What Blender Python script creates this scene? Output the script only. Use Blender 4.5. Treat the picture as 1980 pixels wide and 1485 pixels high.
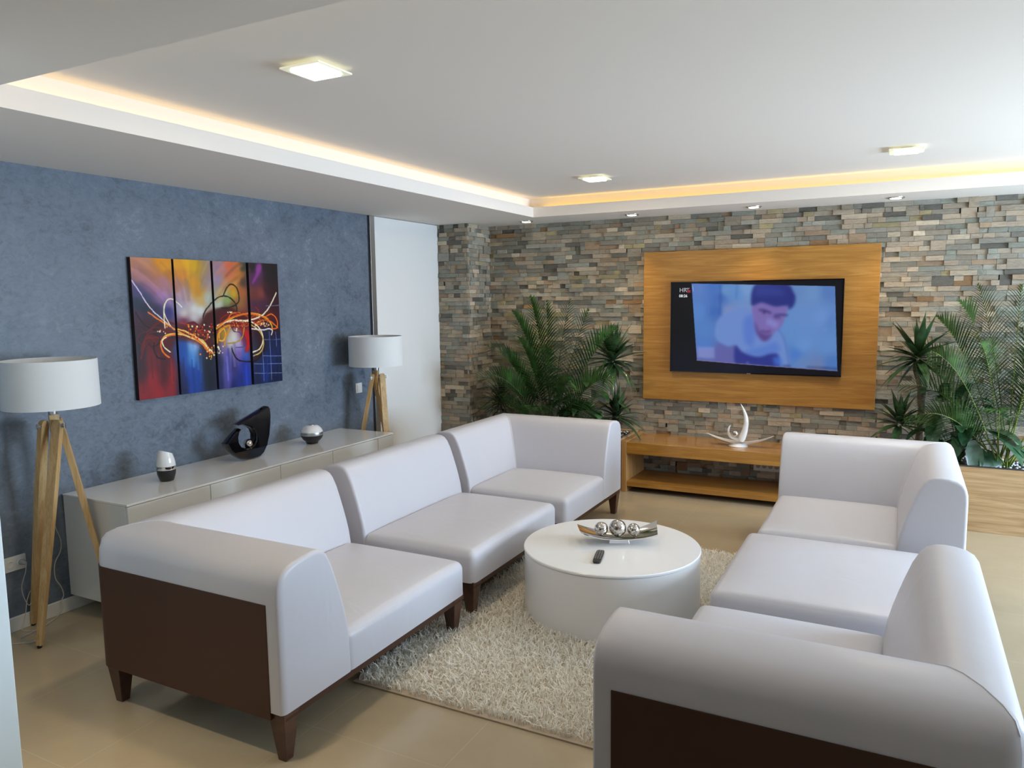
import bpy, bmesh, math, random
import numpy as np
from mathutils import Vector, Matrix
random.seed(7); RNG = np.random.default_rng(7)
for o in list(bpy.data.objects): bpy.data.objects.remove(o)
GAIN = {}          # light multipliers by name
SC = bpy.context.scene; COL = SC.collection
PI = math.pi
# ------------------------------------------------------------------ camera
W_PX, H_PX = 1980, 1485
F_PX, YAW, PITCH, ROLL = 1454.3, .4787, -.1126, -.0121
CAM = Vector((3.9501, -6.5439, 1.65))
_cy, _sy, _cp, _sp, _cr, _sr = math.cos(YAW), math.sin(YAW), math.cos(PITCH), math.sin(PITCH), math.cos(ROLL), math.sin(ROLL)
FWD = Vector((-_sy*_cp, _cy*_cp, _sp)); _r = Vector((_cy, _sy, 0)); _u = _r.cross(FWD)
RIGHT = _r*_cr + _u*_sr; UP = _u*_cr - _r*_sr
cam = bpy.data.cameras.new('camera'); camo = bpy.data.objects.new('camera', cam); COL.objects.link(camo)
cam.sensor_width = 36; cam.lens = F_PX*36/W_PX; cam.clip_start = .05
camo.matrix_world = Matrix(((RIGHT.x, UP.x, -FWD.x, CAM.x), (RIGHT.y, UP.y, -FWD.y, CAM.y), (RIGHT.z, UP.z, -FWD.z, CAM.z), (0, 0, 0, 1)))
SC.camera = camo
def at(px, py, axis, v):
    """point where the sight line through a pixel meets the plane axis = v"""
    d = FWD + RIGHT*((px-W_PX/2)/F_PX) - UP*((py-H_PX/2)/F_PX)
    return CAM + d*((v-CAM[axis])/d[axis])
# ------------------------------------------------------------------ view + world + lights
SC.view_settings.view_transform = 'Standard'; SC.view_settings.look = 'None'
SC.view_settings.gamma = 1; SC.view_settings.use_curve_mapping = False; SC.view_settings.exposure = 0.36
SC.cycles.use_denoising = True; SC.cycles.max_bounces = 8; SC.cycles.diffuse_bounces = 5
SC.cycles.sample_clamp_indirect = 6
wd = bpy.data.worlds.new('sky'); SC.world = wd; wd.use_nodes = True
wd.node_tree.nodes['Background'].inputs[0].default_value = (.55, .75, 1, 1)
wd.node_tree.nodes['Background'].inputs[1].default_value = .2*GAIN.get('world', 1)
def area(name, loc, rot, sx, sy, power, color, spread=PI, parent=None):
    l = bpy.data.lights.new(name, 'AREA'); l.shape = 'RECTANGLE'; l.size = sx; l.size_y = sy
    l.energy = power*GAIN.get(name, 1); l.color = color; l.spread = spread
    o = bpy.data.objects.new(name, l); o.location = loc; o.rotation_euler = rot; COL.objects.link(o)
    if parent: o.parent = parent
    return o
DAY = (.62, .80, 1.0)
XR, YB = 7.4, -11.0          # right wall, wall behind the camera
area('daylight_main_window', (XR+.02, -1.65, 1.28), (0, PI/2, 0), 1.6, 2.3, 235, DAY)          # right-hand glazing
area('low_fill_light', (XR+.02, -3.7, .7), (0, PI/2, 0), .9, 1.4, 22, DAY)  # added low fill panel; its small opening is cut to fit it
area('rear_fill_light', (XR+.02, -7.3, 1.3), (0, PI/2, 0), 2.0, 2.2, 1.5, (.85, .92, 1.0))   # added ambient fill beside the camera, no window known there
WARM = (1.0, .74, .42)
HD, HF, HC = 2.3512, 2.4359, 2.5126          # soffit, lip top, main ceiling
XF, YF, YN = 1.0676, -.5521, -5.07           # lip fronts: left, far, near
area('cove_light_left', (XF-.032, (YN+YF)/2, 2.412), (PI, 0, 0), .02, 4.45, .9, (1, .70, .32))
area('cove_light_far', ((XF+XR)/2, YF+.032, 2.395), (PI, 0, 0), 6.2, .02, 1.9, (1, .62, .05))
area('cove_light_near', ((XF+XR)/2, YN-.034, 2.385), (PI, 0, 0), 6.2, .03, 5, (1, .74, .36))
# ------------------------------------------------------------------ helpers
def link(o, parent=None):
    COL.objects.link(o)
    if parent: o.parent = parent
    return o
def tag(o, label=None, cat=None, group=None, kind=None):
    if label: o['label'] = label
    if cat: o['category'] = cat
    if group: o['group'] = group
    if kind: o['kind'] = kind
    return o
def thing(name, label, cat, loc=(0, 0, 0), group=None):
    o = bpy.data.objects.new(name, None); o.empty_display_size = .05; o.location = loc
    return tag(link(o), label, cat, group)
class MB:
    """collects vertices and faces of one part, in world coordinates"""
    def __init__(s): s.v = []; s.f = []; s.c = []
    def add(s, vs, fs, col=None):
        n = len(s.v); s.v += [tuple(p) for p in vs]; s.f += [tuple(i+n for i in f) for f in fs]
        if col is not None: s.c += [col]*len(vs)
        return s
    def box(s, x0, x1, y0, y1, z0, z1, col=None):
        vs = [(x, y, z) for z in (z0, z1) for y in (y0, y1) for x in (x0, x1)]
        return s.add(vs, [(0, 2, 3, 1), (4, 5, 7, 6), (0, 1, 5, 4), (2, 6, 7, 3), (0, 4, 6, 2), (1, 3, 7, 5)], col)
    def frustum(s, c0, a0, c1, a1, rot=0):
        """square post from centre c0 half-size a0 to c1 half-size a1"""
        vs = []
        for c, a in ((c0, a0), (c1, a1)):
            ax, ay = a if isinstance(a, tuple) else (a, a)
            for dx, dy in ((-1, -1), (1, -1), (1, 1), (-1, 1)):
                x, y = dx*ax, dy*ay
                vs.append((c[0]+x*math.cos(rot)-y*math.sin(rot), c[1]+x*math.sin(rot)+y*math.cos(rot), c[2]))
        return s.add(vs, [(3, 2, 1, 0), (4, 5, 6, 7)]+[(i, (i+1) % 4, (i+1) % 4+4, i+4) for i in range(4)])
    def tube(s, pts, r, n=8, cap=True):
        pts = [Vector(p) for p in pts]; rs = r if isinstance(r, (list, tuple)) else [r]*len(pts)
        base = len(s.v); up = None
        for i, p in enumerate(pts):
            t = (pts[min(i+1, len(pts)-1)]-pts[max(i-1, 0)]).normalized()
            if up is None: up = t.orthogonal().normalized()
            up = (up - t*up.dot(t)); up = up.normalized() if up.length > 1e-6 else t.orthogonal().normalized()
            w = t.cross(up)
            for k in range(n):
                a = 2*PI*k/n; s.v.append(tuple(p+(up*math.cos(a)+w*math.sin(a))*rs[i]))
        for i in range(len(pts)-1):
            for k in range(n):
                a = base+i*n+k; b = base+i*n+(k+1) % n; s.f.append((a, b, b+n, a+n))
        if cap:
            s.f.append(tuple(base+k for k in range(n))[::-1]); s.f.append(tuple(base+(len(pts)-1)*n+k for k in range(n)))
        return s
    def lathe(s, prof, c=(0, 0, 0), n=48, cap=True):
        base = len(s.v)
        for r, z in prof:
            for k in range(n):
                a = 2*PI*k/n; s.v.append((c[0]+r*math.cos(a), c[1]+r*math.sin(a), c[2]+z))
        for i in range(len(prof)-1):
            for k in range(n):
                a = base+i*n+k; b = base+i*n+(k+1) % n; s.f.append((a, b, b+n, a+n))
        if cap:
            if prof[0][0] > 1e-6: s.f.append(tuple(base+k for k in range(n))[::-1])
            if prof[-1][0] > 1e-6: s.f.append(tuple(base+(len(prof)-1)*n+k for k in range(n)))
        return s
    def build(s, name, mat, parent=None, smooth=False, bevel=0, seg=3, attr=None, angle=40, weld=False):
        me = bpy.data.meshes.new(name); me.from_pydata(s.v, [], s.f); me.materials.append(mat)
        if attr:
            a = me.color_attributes.new(attr, 'FLOAT_COLOR', 'POINT')
            a.data.foreach_set('color', np.array([(*c, 1) for c in s.c], dtype=np.float32).ravel())
        bm = bmesh.new(); bm.from_mesh(me)
        if weld: bmesh.ops.remove_doubles(bm, verts=bm.verts, dist=1e-5)
        if not attr: bmesh.ops.recalc_face_normals(bm, faces=bm.faces)
        bm.to_mesh(me); bm.free()
        if smooth:
            me.polygons.foreach_set('use_smooth', [True]*len(me.polygons))
        o = bpy.data.objects.new(name, me)
        if parent is not None: me.transform(Matrix.Translation(-Vector(world_loc(parent))))
        link(o, parent)
        if bevel:
            m = o.modifiers.new('bevel', 'BEVEL'); m.width = bevel; m.segments = seg; m.limit_method = 'ANGLE'; m.angle_limit = math.radians(30)
            me.polygons.foreach_set('use_smooth', [True]*len(me.polygons)); m.harden_normals = True
        elif smooth and angle < 180:
            try: me.set_sharp_from_angle(angle=math.radians(angle))
            except Exception: pass
        return o
def world_loc(o):
    v = Vector(o.location)
    while o.parent: o = o.parent; v += Vector(o.location)
    return v
def grounded(o, p):
    """move a top-level mesh's origin to p"""
    o.data.transform(Matrix.Translation(-Vector(p))); o.location = p; return o
def smooth_line(pts, n=8, closed=False):
    """Catmull-Rom through points (any dimension)"""
    P = np.array(pts, float); m = len(P); out = []
    for i in range(m if closed else m-1):
        if closed: a, b, c, d = P[(i-1) % m], P[i], P[(i+1) % m], P[(i+2) % m]
        else: a, b, c, d = P[max(i-1, 0)], P[i], P[i+1], P[min(i+2, m-1)]
        for k in range(n):
            t = k/n
            out.append(.5*((2*b)+(-a+c)*t+(2*a-5*b+4*c-d)*t*t+(-a+3*b-3*c+d)*t**3))
    if not closed: out.append(P[-1])
    return np.array(out)
# ------------------------------------------------------------------ materials
def srgb(r, g, b):
    f = lambda c: (c/255/12.92) if c/255 <= .04045 else ((c/255+.055)/1.055)**2.4
    return (f(r), f(g), f(b))
class Nodes:
    def __init__(s, name):
        s.m = bpy.data.materials.new(name); s.m.use_nodes = True; s.t = s.m.node_tree; s.b = s.t.nodes['Principled BSDF']
        s.tc = s.t.nodes.new('ShaderNodeTexCoord')
    def n(s, kind, **kw):
        x = s.t.nodes.new(kind)
        for k, v in kw.items():
            if k in x.inputs: x.inputs[k].default_value = v
            else: setattr(x, k, v)
        return x
    def l(s, a, b): s.t.links.new(a, b)
    def mapping(s, scale=(1, 1, 1), rot=(0, 0, 0), loc=(0, 0, 0), src='Object'):
        m = s.n('ShaderNodeMapping'); m.inputs['Scale'].default_value = scale; m.inputs['Rotation'].default_value = rot; m.inputs['Location'].default_value = loc
        s.l(s.tc.outputs[src], m.inputs['Vector']); return m.outputs[0]
    def noise(s, vec, scale, detail=4, rough=.5, dist=0):
        x = s.n('ShaderNodeTexNoise'); x.inputs['Scale'].default_value = scale; x.inputs['Detail'].default_value = detail
        x.inputs['Roughness'].default_value = rough; x.inputs['Distortion'].default_value = dist
        if vec is not None: s.l(vec, x.inputs['Vector'])
        return x.outputs['Fac']
    def ramp(s, fac, stops):
        r = s.n('ShaderNodeValToRGB'); e = r.color_ramp.elements
        while len(e) < len(stops): e.new(.5)
        for i, (p, c) in enumerate(stops): e[i].position = p; e[i].color = (*c, 1) if len(c) == 3 else c
        s.l(fac, r.inputs[0]); return r.outputs[0]
    def bump(s, h, strength, dist=.01):
        b = s.n('ShaderNodeBump'); b.inputs['Strength'].default_value = strength; b.inputs['Distance'].default_value = dist
        s.l(h, b.inputs['Height']); s.l(b.outputs[0], s.b.inputs['Normal'])
def mat(name, col, rough=.5, metal=0, spec=.5, coat=0, var=0, vscale=30, bump=0, bscale=200, emit=None, estr=0, sheen=0, coat_rough=.05, soft_folds=0):
    N = Nodes(name); b = N.b
    b.inputs['Base Color'].default_value = (*col, 1); b.inputs['Roughness'].default_value = rough
    b.inputs['Metallic'].default_value = metal; b.inputs['Specular IOR Level'].default_value = spec
    b.inputs['Coat Weight'].default_value = coat; b.inputs['Coat Roughness'].default_value = coat_rough
    vec = N.mapping()
    if var:
        f = N.noise(vec, vscale, 5)
        lo = tuple(max(0, c*(1-var)) for c in col); hi = tuple(min(1, c*(1+var)) for c in col)
        N.l(N.ramp(f, [(.3, lo), (.7, hi)]), b.inputs['Base Color'])
    if bump: N.bump(N.noise(vec, bscale, 3), bump, .002)
    if soft_folds:
        x = N.n('ShaderNodeMath', operation='ADD'); y = N.n('ShaderNodeMath', operation='MULTIPLY'); y.inputs[1].default_value = .02
        N.l(N.noise(vec, bscale, 3), y.inputs[0]); N.l(y.outputs[0], x.inputs[0]); N.l(N.noise(N.mapping((1, 1, .6)), 4.5, 2, .5, .8), x.inputs[1]); N.bump(x.outputs[0], soft_folds, .03)
    if emit:
        b.inputs['Emission Color'].default_value = (*emit, 1); b.inputs['Emission Strength'].default_value = estr
    return N.m
def wood(name, dark, mid, light, axis=0, rough=.4, coat=.15, fine=1.0):
    N = Nodes(name); sc = [14, 14, 14]; sc[axis] = 1.1
    v = N.mapping(tuple(x*fine for x in sc)); w = N.mapping(tuple((x*6 if i != axis else x*1.6)*fine for i, x in enumerate(sc)))
    a = N.noise(v, 1.6, 6, .55, 1.2); b = N.noise(w, 2.2, 4, .6, .3)
    mx = N.n('ShaderNodeMix', data_type='FLOAT'); mx.inputs[0].default_value = .42; N.l(a, mx.inputs[2]); N.l(b, mx.inputs[3])
    N.l(N.ramp(mx.outputs[0], [(.36, dark), (.5, mid), (.63, light)]), N.b.inputs['Base Color'])
    N.b.inputs['Roughness'].default_value = rough; N.b.inputs['Coat Weight'].default_value = coat; N.b.inputs['Coat Roughness'].default_value = .25
    N.bump(b, .12, .002); return N.m
M = {}
M['paint'] = mat('white_ceiling_paint', (.90, .84, .775), .8, spec=.2)
M['wall_paint'] = mat('white_wall_paint', (.78, .79, .8), .6, spec=.3)
M['dark_paint'] = mat('brown_wall_paint', (.20, .15, .11), .7)
M['cream_paint'] = mat('cream_wall_paint', (.72, .62, .47), .7, spec=.2)
M['pale_blue'] = mat('pale_blue_wall_paint', (.78, .90, .97), .5, spec=.3)
M['sofa'] = mat('white_leatherette', (.60, .60, .655), .40, spec=.4, bscale=350, soft_folds=.16)
M['brown'] = mat('brown_leatherette', (.062, .026, .015), .45, spec=.35, bump=.05, bscale=350)
M['leg'] = mat('dark_stained_wood', (.085, .038, .024), .35, spec=.5, var=.25, vscale=25)
M['oak'] = wood('oak_veneer', (.31, .135, .022), (.41, .19, .034), (.51, .265, .06), 0)
M['oak_gloss'] = wood('polished_oak_veneer', (.31, .135, .022), (.41, .19, .034), (.51, .265, .06), 0, rough=.16, coat=.6)
M['oak_pale'] = wood('pale_oak_veneer', (.34, .20, .09), (.48, .31, .155), (.58, .40, .22), 0)
M['oak_y'] = wood('oak_veneer_side', (.36, .18, .055), (.46, .25, .085), (.54, .31, .12), 2)
M['lampwood'] = wood('beech_wood', (.42, .25, .095), (.54, .35, .15), (.63, .44, .22), 2, rough=.5, fine=1.5)
M['shade'] = mat('white_lamp_fabric', (.74, .76, .77), .85, spec=.15, bump=.2, bscale=500)
M['gloss'] = mat('white_gloss_lacquer', (.79, .80, .78), .14, spec=.5, coat=.6)
M['gloss_top'] = mat('pale_glass_top', (.90, .90, .88), .08, spec=.5, coat=.5)
M['door'] = mat('white_gloss_door', (.88, .88, .87), .16, spec=.5, coat=.5)
M['table'] = mat('white_table_lacquer', (.88, .885, .90), .30, spec=.45, coat=.2)
M['alu'] = mat('brushed_aluminium', (.55, .56, .57), .35, metal=1)
M['chrome'] = mat('chrome', (.80, .79, .77), .08, metal=1)
M['blackgloss'] = mat('black_glazed_ceramic', (.003, .003, .004), .05, spec=.4, coat=.25)
M['blackpl'] = mat('black_plastic', (.012, .012, .014), .35)
M['whitecer'] = mat('white_glazed_ceramic', (.82, .82, .82), .12, coat=.8)
M['plastic'] = mat('white_plastic', (.74, .73, .70), .35)
M['socket'] = mat('socket_grey', (.36, .36, .34), .4)
M['dark'] = mat('dark_gap', (.015, .015, .018), .6)
M['cord'] = mat('grey_cord', (.50, .48, .45), .4)
M['lamp_on'] = mat('lit_diffuser', (.9, .9, .85), .4, emit=(1, .97, .84), estr=4.5)
M['plate'] = mat('frosted_glass_plate', (.72, .76, .62), .2, coat=.5, emit=(1, .97, .7), estr=.35)
M['spot_on'] = mat('lit_spot', (.9, .9, .85), .4, emit=(1, .95, .76), estr=6)
M['leaf'] = None
def tile_floor():
    N = Nodes('beige_porcelain_tiles'); v = N.mapping(loc=(-.17, .25+.0, 0))
    b = N.n('ShaderNodeTexBrick'); N.l(v, b.inputs['Vector']); b.offset = 0
    for k, x in dict(Scale=1.0).items(): b.inputs[k].default_value = x
    b.inputs['Mortar Size'].default_value = .0013; b.inputs['Mortar Smooth'].default_value = .2
    b.inputs['Brick Width'].default_value = .6; b.inputs['Row Height'].default_value = .6; b.inputs['Bias'].default_value = 0
    n = N.noise(v, 3.0, 6, .6); c1 = N.ramp(n, [(.3, (.40, .33, .225)), (.7, (.45, .375, .26))])
    N.l(c1, b.inputs['Color1']); N.l(c1, b.inputs['Color2']); b.inputs['Mortar'].default_value = (.50, .43, .31, 1)
    N.l(b.outputs['Color'], N.b.inputs['Base Color']); N.b.inputs['Roughness'].default_value = .22
    N.b.inputs['Specular IOR Level'].default_value = .5
    N.l(N.ramp(N.noise(v, 9, 4), [(.3, (.11, .11, .11)), (.7, (.19, .19, .19))]), N.b.inputs['Roughness']); return N.m
def plaster():
    N = Nodes('blue_grey_venetian_plaster'); v = N.mapping()
    a = N.noise(v, 1.5, 8, .62, .5); b = N.noise(v, 6.5, 9, .70, .7); c = N.noise(N.mapping((1, 1, 1.4)), 24, 8, .72, .9)
    m1 = N.n('ShaderNodeMix', data_type='FLOAT'); m1.inputs[0].default_value = .5; N.l(a, m1.inputs[2]); N.l(b, m1.inputs[3])
    m2 = N.n('ShaderNodeMix', data_type='FLOAT'); m2.inputs[0].default_value = .38; N.l(m1.outputs[0], m2.inputs[2]); N.l(c, m2.inputs[3])
    N.l(N.ramp(m2.outputs[0], [(.39, (.072, .092, .124)), (.48, (.128, .162, .214)), (.56, (.162, .198, .252)), (.62, (.235, .272, .33))]), N.b.inputs['Base Color'])
    N.l(N.ramp(b, [(.3, (.35,)*3), (.7, (.6,)*3)]), N.b.inputs['Roughness']); N.bump(m2.outputs[0], .25, .006); return N.m
def stone_mat():
    N = Nodes('split_face_slate'); v = N.mapping()
    at_ = N.n('ShaderNodeAttribute'); at_.attribute_name = 'stone'
    a = N.noise(N.mapping((1, 1, 3)), 22, 8, .7, .6); g = N.ramp(a, [(.25, (.7, .7, .7)), (.5, (1, 1, 1)), (.8, (1.25, 1.23, 1.2))])
    mx = N.n('ShaderNodeMix', data_type='RGBA', blend_type='MULTIPLY'); mx.inputs[0].default_value = 1
    N.l(at_.outputs['Color'], mx.inputs[6]); N.l(g, mx.inputs[7]); N.l(mx.outputs[2], N.b.inputs['Base Color'])
    N.b.inputs['Roughness'].default_value = .7; N.b.inputs['Specular IOR Level'].default_value = .35
    N.bump(N.noise(N.mapping((1, 1, 2.2)), 40, 8, .75, .5), .8, .01); return N.m
def attr_mat(name, attr, rough=.35, emit=0, spec=.4):
    N = Nodes(name); a = N.n('ShaderNodeAttribute'); a.attribute_name = attr
    N.b.inputs['Roughness'].default_value = rough; N.b.inputs['Specular IOR Level'].default_value = spec
    if emit:
        N.b.inputs['Base Color'].default_value = (.01, .01, .012, 1); N.l(a.outputs['Color'], N.b.inputs['Emission Color']); N.b.inputs['Emission Strength'].default_value = emit
    else: N.l(a.outputs['Color'], N.b.inputs['Base Color'])
    return N.m
def leaf_mat(name, col, rough=.35, var=.5, scale=14):
    N = Nodes(name); f = N.noise(N.mapping(), scale, 4)
    N.l(N.ramp(f, [(.3, tuple(c*(1-var) for c in col)), (.7, tuple(c*(1+var) for c in col))]), N.b.inputs['Base Color'])
    N.b.inputs['Roughness'].default_value = rough
    N.b.inputs['Coat Weight'].default_value = .25; return N.m
M['floor'] = tile_floor(); M['plaster'] = plaster(); M['stone'] = stone_mat()
# ------------------------------------------------------------------ the room
def struct(mb, name, m, **kw): return tag(mb.build(name, m, **kw), kind='structure')
struct(MB().box(-.2, XR+.2, YB-.2, .25, -.12, 0), 'floor', M['floor'])
struct(MB().box(-.2, XR+.2, YB-.2, .25, HC, HC+.15), 'ceiling', M['paint'])
struct(MB().box(-.2, 0, YB, -1.49, 0, HC), 'wall_left', M['plaster'])
struct(MB().box(-.2, -.03, -1.49, .25, 0, HC), 'wall_left_far', M['wall_paint'])
s = MB()     # dropped soffit with its light trough and lip
T = .055
s.box(0, XF-.06, YB, 0, HD, HC)                                              # left body
s.box(XF-.06, XF, YN, YF, HD, HD+.016); s.box(XF-.012, XF, YN, YF, HD+.016, HF)
struct(s, 'trim_left_soffit', M['paint'])
s = MB(); s.box(XF-.06, XR, YF+.06, .02, HD, HC); s.box(XF-.06, XR, YF, YF+.06, HD, HD+.016); s.box(XF-.012, XR, YF, YF+.012, HD+.016, HF)
struct(s, 'trim_far_soffit', M['paint'])
s = MB(); s.box(XF-.06, XR, YB, YN-.06, HD, HC); s.box(XF-.06, XR, YN-.06, YN, HD, HD+.016); s.box(XF-.012, XR, YN-.012, YN, HD+.016, HF)
struct(s, 'trim_near_soffit', M['paint'])
# right wall with the big glazed opening and two unseen openings added to match the fill lights
s = MB(); OPEN = [(-2.84, -.46, .44, 2.12), (-4.44, -2.96, .21, 1.19), (-8.45, -6.15, .28, 2.32)]; edge = .25
for o in OPEN: s.box(XR, XR+.2, o[1], edge, 0, HC); edge = o[0]
s.box(XR, XR+.2, YB, edge, 0, HC)
for o in OPEN: s.box(XR, XR+.2, o[0], o[1], 0, o[2]); s.box(XR, XR+.2, o[0], o[1], o[3], HC)
struct(s, 'wall_right', M['cream_paint'])
for i, o in enumerate(OPEN):
    s = MB(); y0, y1, z0, z1 = o
    for a, b in ((y0, y0+.06), (y1-.06, y1), ((y0+y1)/2-.04, (y0+y1)/2+.04)): s.box(XR-.03, XR+.0, a, b, z0, z1)
    s.box(XR-.03, XR, y0, y1, z0, z0+.06); s.box(XR-.03, XR, y0, y1, z1-.06, z1)
    struct(s, 'window_%d' % (i+1), M['alu'])  # all but the first frame openings added for fill light
struct(MB().box(-.2, XR+.2, YB-.2, YB, 0, HC), 'wall_near', M['dark_paint'])
# partition end at the left edge of the view
PT = CAM + (Vector((1.216, -5.115, 0))-Vector((CAM.x, CAM.y, 0)))*.80
struct(MB().box(0, PT.x, PT.y-.14, PT.y, 0, HD), 'wall_partition', M['pale_blue'], bevel=.004)
struct(MB().box(0, .012, PT.y, -1.49, 0, .075), 'baseboard_left', M['gloss'], bevel=.003)
# glossy white sliding door beside the stone pillar
d = tag(link(bpy.data.objects.new('door_1', None)), kind='structure'); d.location = (0, -.9, 0)
MB().box(-.028, .006, -1.405, -.437, .01, HD-.004).build('door_leaf', M['door'], d, bevel=.003)
MB().box(-.028, .012, -1.468, -1.407, 0, HD-.002).build('door_frame', M['alu'], d, bevel=.002)
MB().box(-.028, -.004, -1.49, -1.47, 0, HD).build('shadow_gap', M['dark'], d)
# split-face stone
PAL = [((.42, .36, .30), 6), ((.36, .325, .28), 6), ((.30, .285, .255), 5), ((.22, .22, .205), 4), ((.15, .148, .14), 2.2), ((.34, .35, .335), 4),
       ((.36, .28, .21), 2), ((.30, .19, .11), .35), ((.56, .50, .42), 2), ((.27, .295, .275), 3.5), ((.38, .34, .22), 1)]
PW = np.array([w for _, w in PAL], float); PW /= PW.sum()
def ledger(s, org, along, out, L, z0, z1, rows, trim=0):
    """rows of stones on a plane: org corner, unit 'along', unit 'out'"""
    org, along, out = Vector(org), Vector(along), Vector(out); h = (z1-z0)/rows
    flip = along.cross(out).z > 0
    taken = {}
    for r in range(rows):
        x = -random.random()*.2; za = z0+r*h; zb = za+h
        while x < L:
            w = random.choice((.055, .075, .09, .11, .13, .15, .19))*random.uniform(.85, 1.15)
            a, b = max(0, x), min(L, x+w); x += w
            skip = [q_ for q_ in taken.get(r, ()) if q_[0] < b-.004 and q_[1] > a+.004]
            if skip:
                if skip[0][0] > a+.02: b = skip[0][0]; x = b
                else: x = max(x, skip[0][1]) if skip[0][1] < L else L; a = skip[0][1]; b = min(L, x)
                if a >= b: x = max(a, skip[0][1]); continue
            if b-a < .012: continue
            tall = random.random() < .07 and b-a < .16 and r < rows-1
            if tall: taken.setdefault(r+1, []).append((a, b))
            zb = za+h*(2 if tall else 1)
            c = PAL[RNG.choice(len(PAL), p=PW)][0]; k = random.uniform(.82, 1.2); c = (c[0]*k*1.07, c[1]*k, c[2]*k*.88)
            dp = random.choice((.004, .009, .013, .018, .023)); g = .0008
            q = []
            for (u, zz) in ((a+g, za+g), (b-g, za+g), (b-g, zb-g), (a+g, zb-g)):
                q.append(org+along*u+Vector((0, 0, zz-org.z))-out*.012)
            tl = [random.uniform(-.003, .003) for _ in range(4)]
            p = [v+out*(dp+.012+t) for v, t in zip(q, tl)]
            fs = [(4, 5, 6, 7), (0, 1, 5, 4), (1, 2, 6, 5), (2, 3, 7, 6), (3, 0, 4, 7)]
            if flip: fs = [f[::-1] for f in fs]
            s.add(q+p, fs, c)
XP, YP = .3334, -.4377
s = MB(); ledger(s, (XP-.01, -.0, 0), (1, 0, 0), (0, -1, 0), XR-XP, 0, HD, 62)
struct(s, 'wall_far', M['stone'], attr='stone')
s = MB(); ledger(s, (-.028, YP+.012, 0), (1, 0, 0), (0, -1, 0), XP+.03, 0, HD, 62); ledger(s, (XP-.012, YP, 0), (0, 1, 0), (1, 0, 0), -YP, 0, HD, 62)
struct(s, 'wall_pillar', M['stone'], attr='stone')
struct(MB().box(-.2, XR+.2, .012, .25, 0, HC), 'wall_far_backing', M['dark'])
struct(MB().box(-.028, XP-.02, YP+.02, .02, 0, HD-.002), 'wall_pillar_core', M['dark'])
# ------------------------------------------------------------------ ceiling lamps
NAMES = ['square glass ceiling light nearest the camera, above the left sofa', 'square glass ceiling light towards the far corner of the coved ceiling',
         'square glass ceiling light at the right, above the television side']
for (x, y), lb in zip(((1.985, -4.30), (1.955, -1.375), (3.93, -1.385)), NAMES):
    t = thing('ceiling_light', lb, 'ceiling light', (x, y, HC), 'square ceiling lights')
    MB().box(x-.03, x+.03, y-.03, y+.03, HC-.013, HC).build('mount', M['alu'], t)
    MB().box(x-.093, x+.093, y-.093, y+.093, HC-.020, HC-.013).build('glass_plate', M['plate'], t, bevel=.002)
    MB().box(x-.066, x+.066, y-.066, y+.066, HC-.028, HC-.0203).build('diffuser', M['lamp_on'], t, bevel=.008)
    area('ceiling_lamp_light', (x, y, HC-.05), (0, 0, 0), .13, .13, 8, (1, .80, .52))
SN = ['leftmost round spot in the soffit, at the cove corner', 'round spot in the soffit, second from the left above the palms',
      'round spot in the soffit above the television panel left half', 'rightmost visible round spot in the soffit above the stone wall']
for x, lb in zip((.87, 1.87, 2.87, 3.87), SN):
    y = -.285; t = thing('downlight', lb, 'downlight', (x, y, HD), 'recessed soffit downlights')
    MB().lathe([(.044, -.001), (.046, -.008), (.056, -.008), (.061, -.001), (.061, .001)], (x, y, HD), 32, cap=False).build('ring', M['chrome'], t, smooth=True)
    MB().lathe([(.0001, -.010), (.036, -.010), (.044, -.001)], (x, y, HD), 32).build('lamp', M['spot_on'], t, smooth=True)
    l = bpy.data.lights.new('spot_beam', 'SPOT'); l.energy = 17*GAIN.get('spots', 1); l.color = (1, .78, .46); l.spot_size = math.radians(78); l.spot_blend = 1; l.shadow_soft_size = .03
    o = bpy.data.objects.new('spot_beam', l); o.location = (x, y, HD-.02); COL.objects.link(o)
for x in (.87, 1.87):      # the soffit row over the camera, out of the picture
    l = bpy.data.lights.new('spot_beam', 'SPOT'); l.energy = 62*GAIN.get('near', 1); l.color = (1, .84, .60); l.spot_size = math.radians(56); l.spot_blend = .9; l.shadow_soft_size = .04
    o = bpy.data.objects.new('spot_beam', l); o.location = (x, -5.4, HD-.02); COL.objects.link(o)
# ------------------------------------------------------------------ sofas
PROF = [(0, .195), (0, .30), (0, .42), (0, .54), (0, .62), (.002, .660), (.010, .692), (.026, .716), (.050, .730), (.085, .738), (.120, .741), (.150, .738),
        (.176, .727), (.197, .704), (.220, .660), (.242, .60), (.262, .54), (.280, .48), (.295, .42), (.304, .36), (.308, .28), (.310, .195)]
ARM_EXTRA = .065
def inset(prof, e):
    n = len(prof); out = []
    for i, (a, b) in enumerate(prof):
        p, q = prof[i-1] if i else prof[0], prof[(i+1) % n] if i < n-1 else prof[-1]
        t = Vector((q[0]-p[0], q[1]-p[1])); t = t.normalized() if t.length else Vector((0, 1))
        out.append((a+t.y*e, b-t.x*e if b > .2 else b))
    return out
def skin(mb, rings):
    n = len(rings[0]); base = len(mb.v)
    for r in rings: mb.v += [tuple(p) for p in r]
    for i in range(len(rings)-1):
        for k in range(n):
            a = base+i*n+k; b = base+i*n+(k+1) % n; mb.f.append((a, b, b+n, a+n))
    mb.f.append(tuple(base+k for k in range(n))); mb.f.append(tuple(base+(len(rings)-1)*n+k for k in range(n))[::-1])
RE = .017
ENDS = [(RE*(1-math.cos(a)), RE*(1-math.sin(a))) for a in np.linspace(0, PI/2, 6)]      # (distance from end, inset)
def arm_ring(prof, F, p, extra, e=0):
    return [F(p, d+(extra if d > .06 else extra*max(0, d)/.06), z) for d, z in inset(prof, e)]
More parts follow.
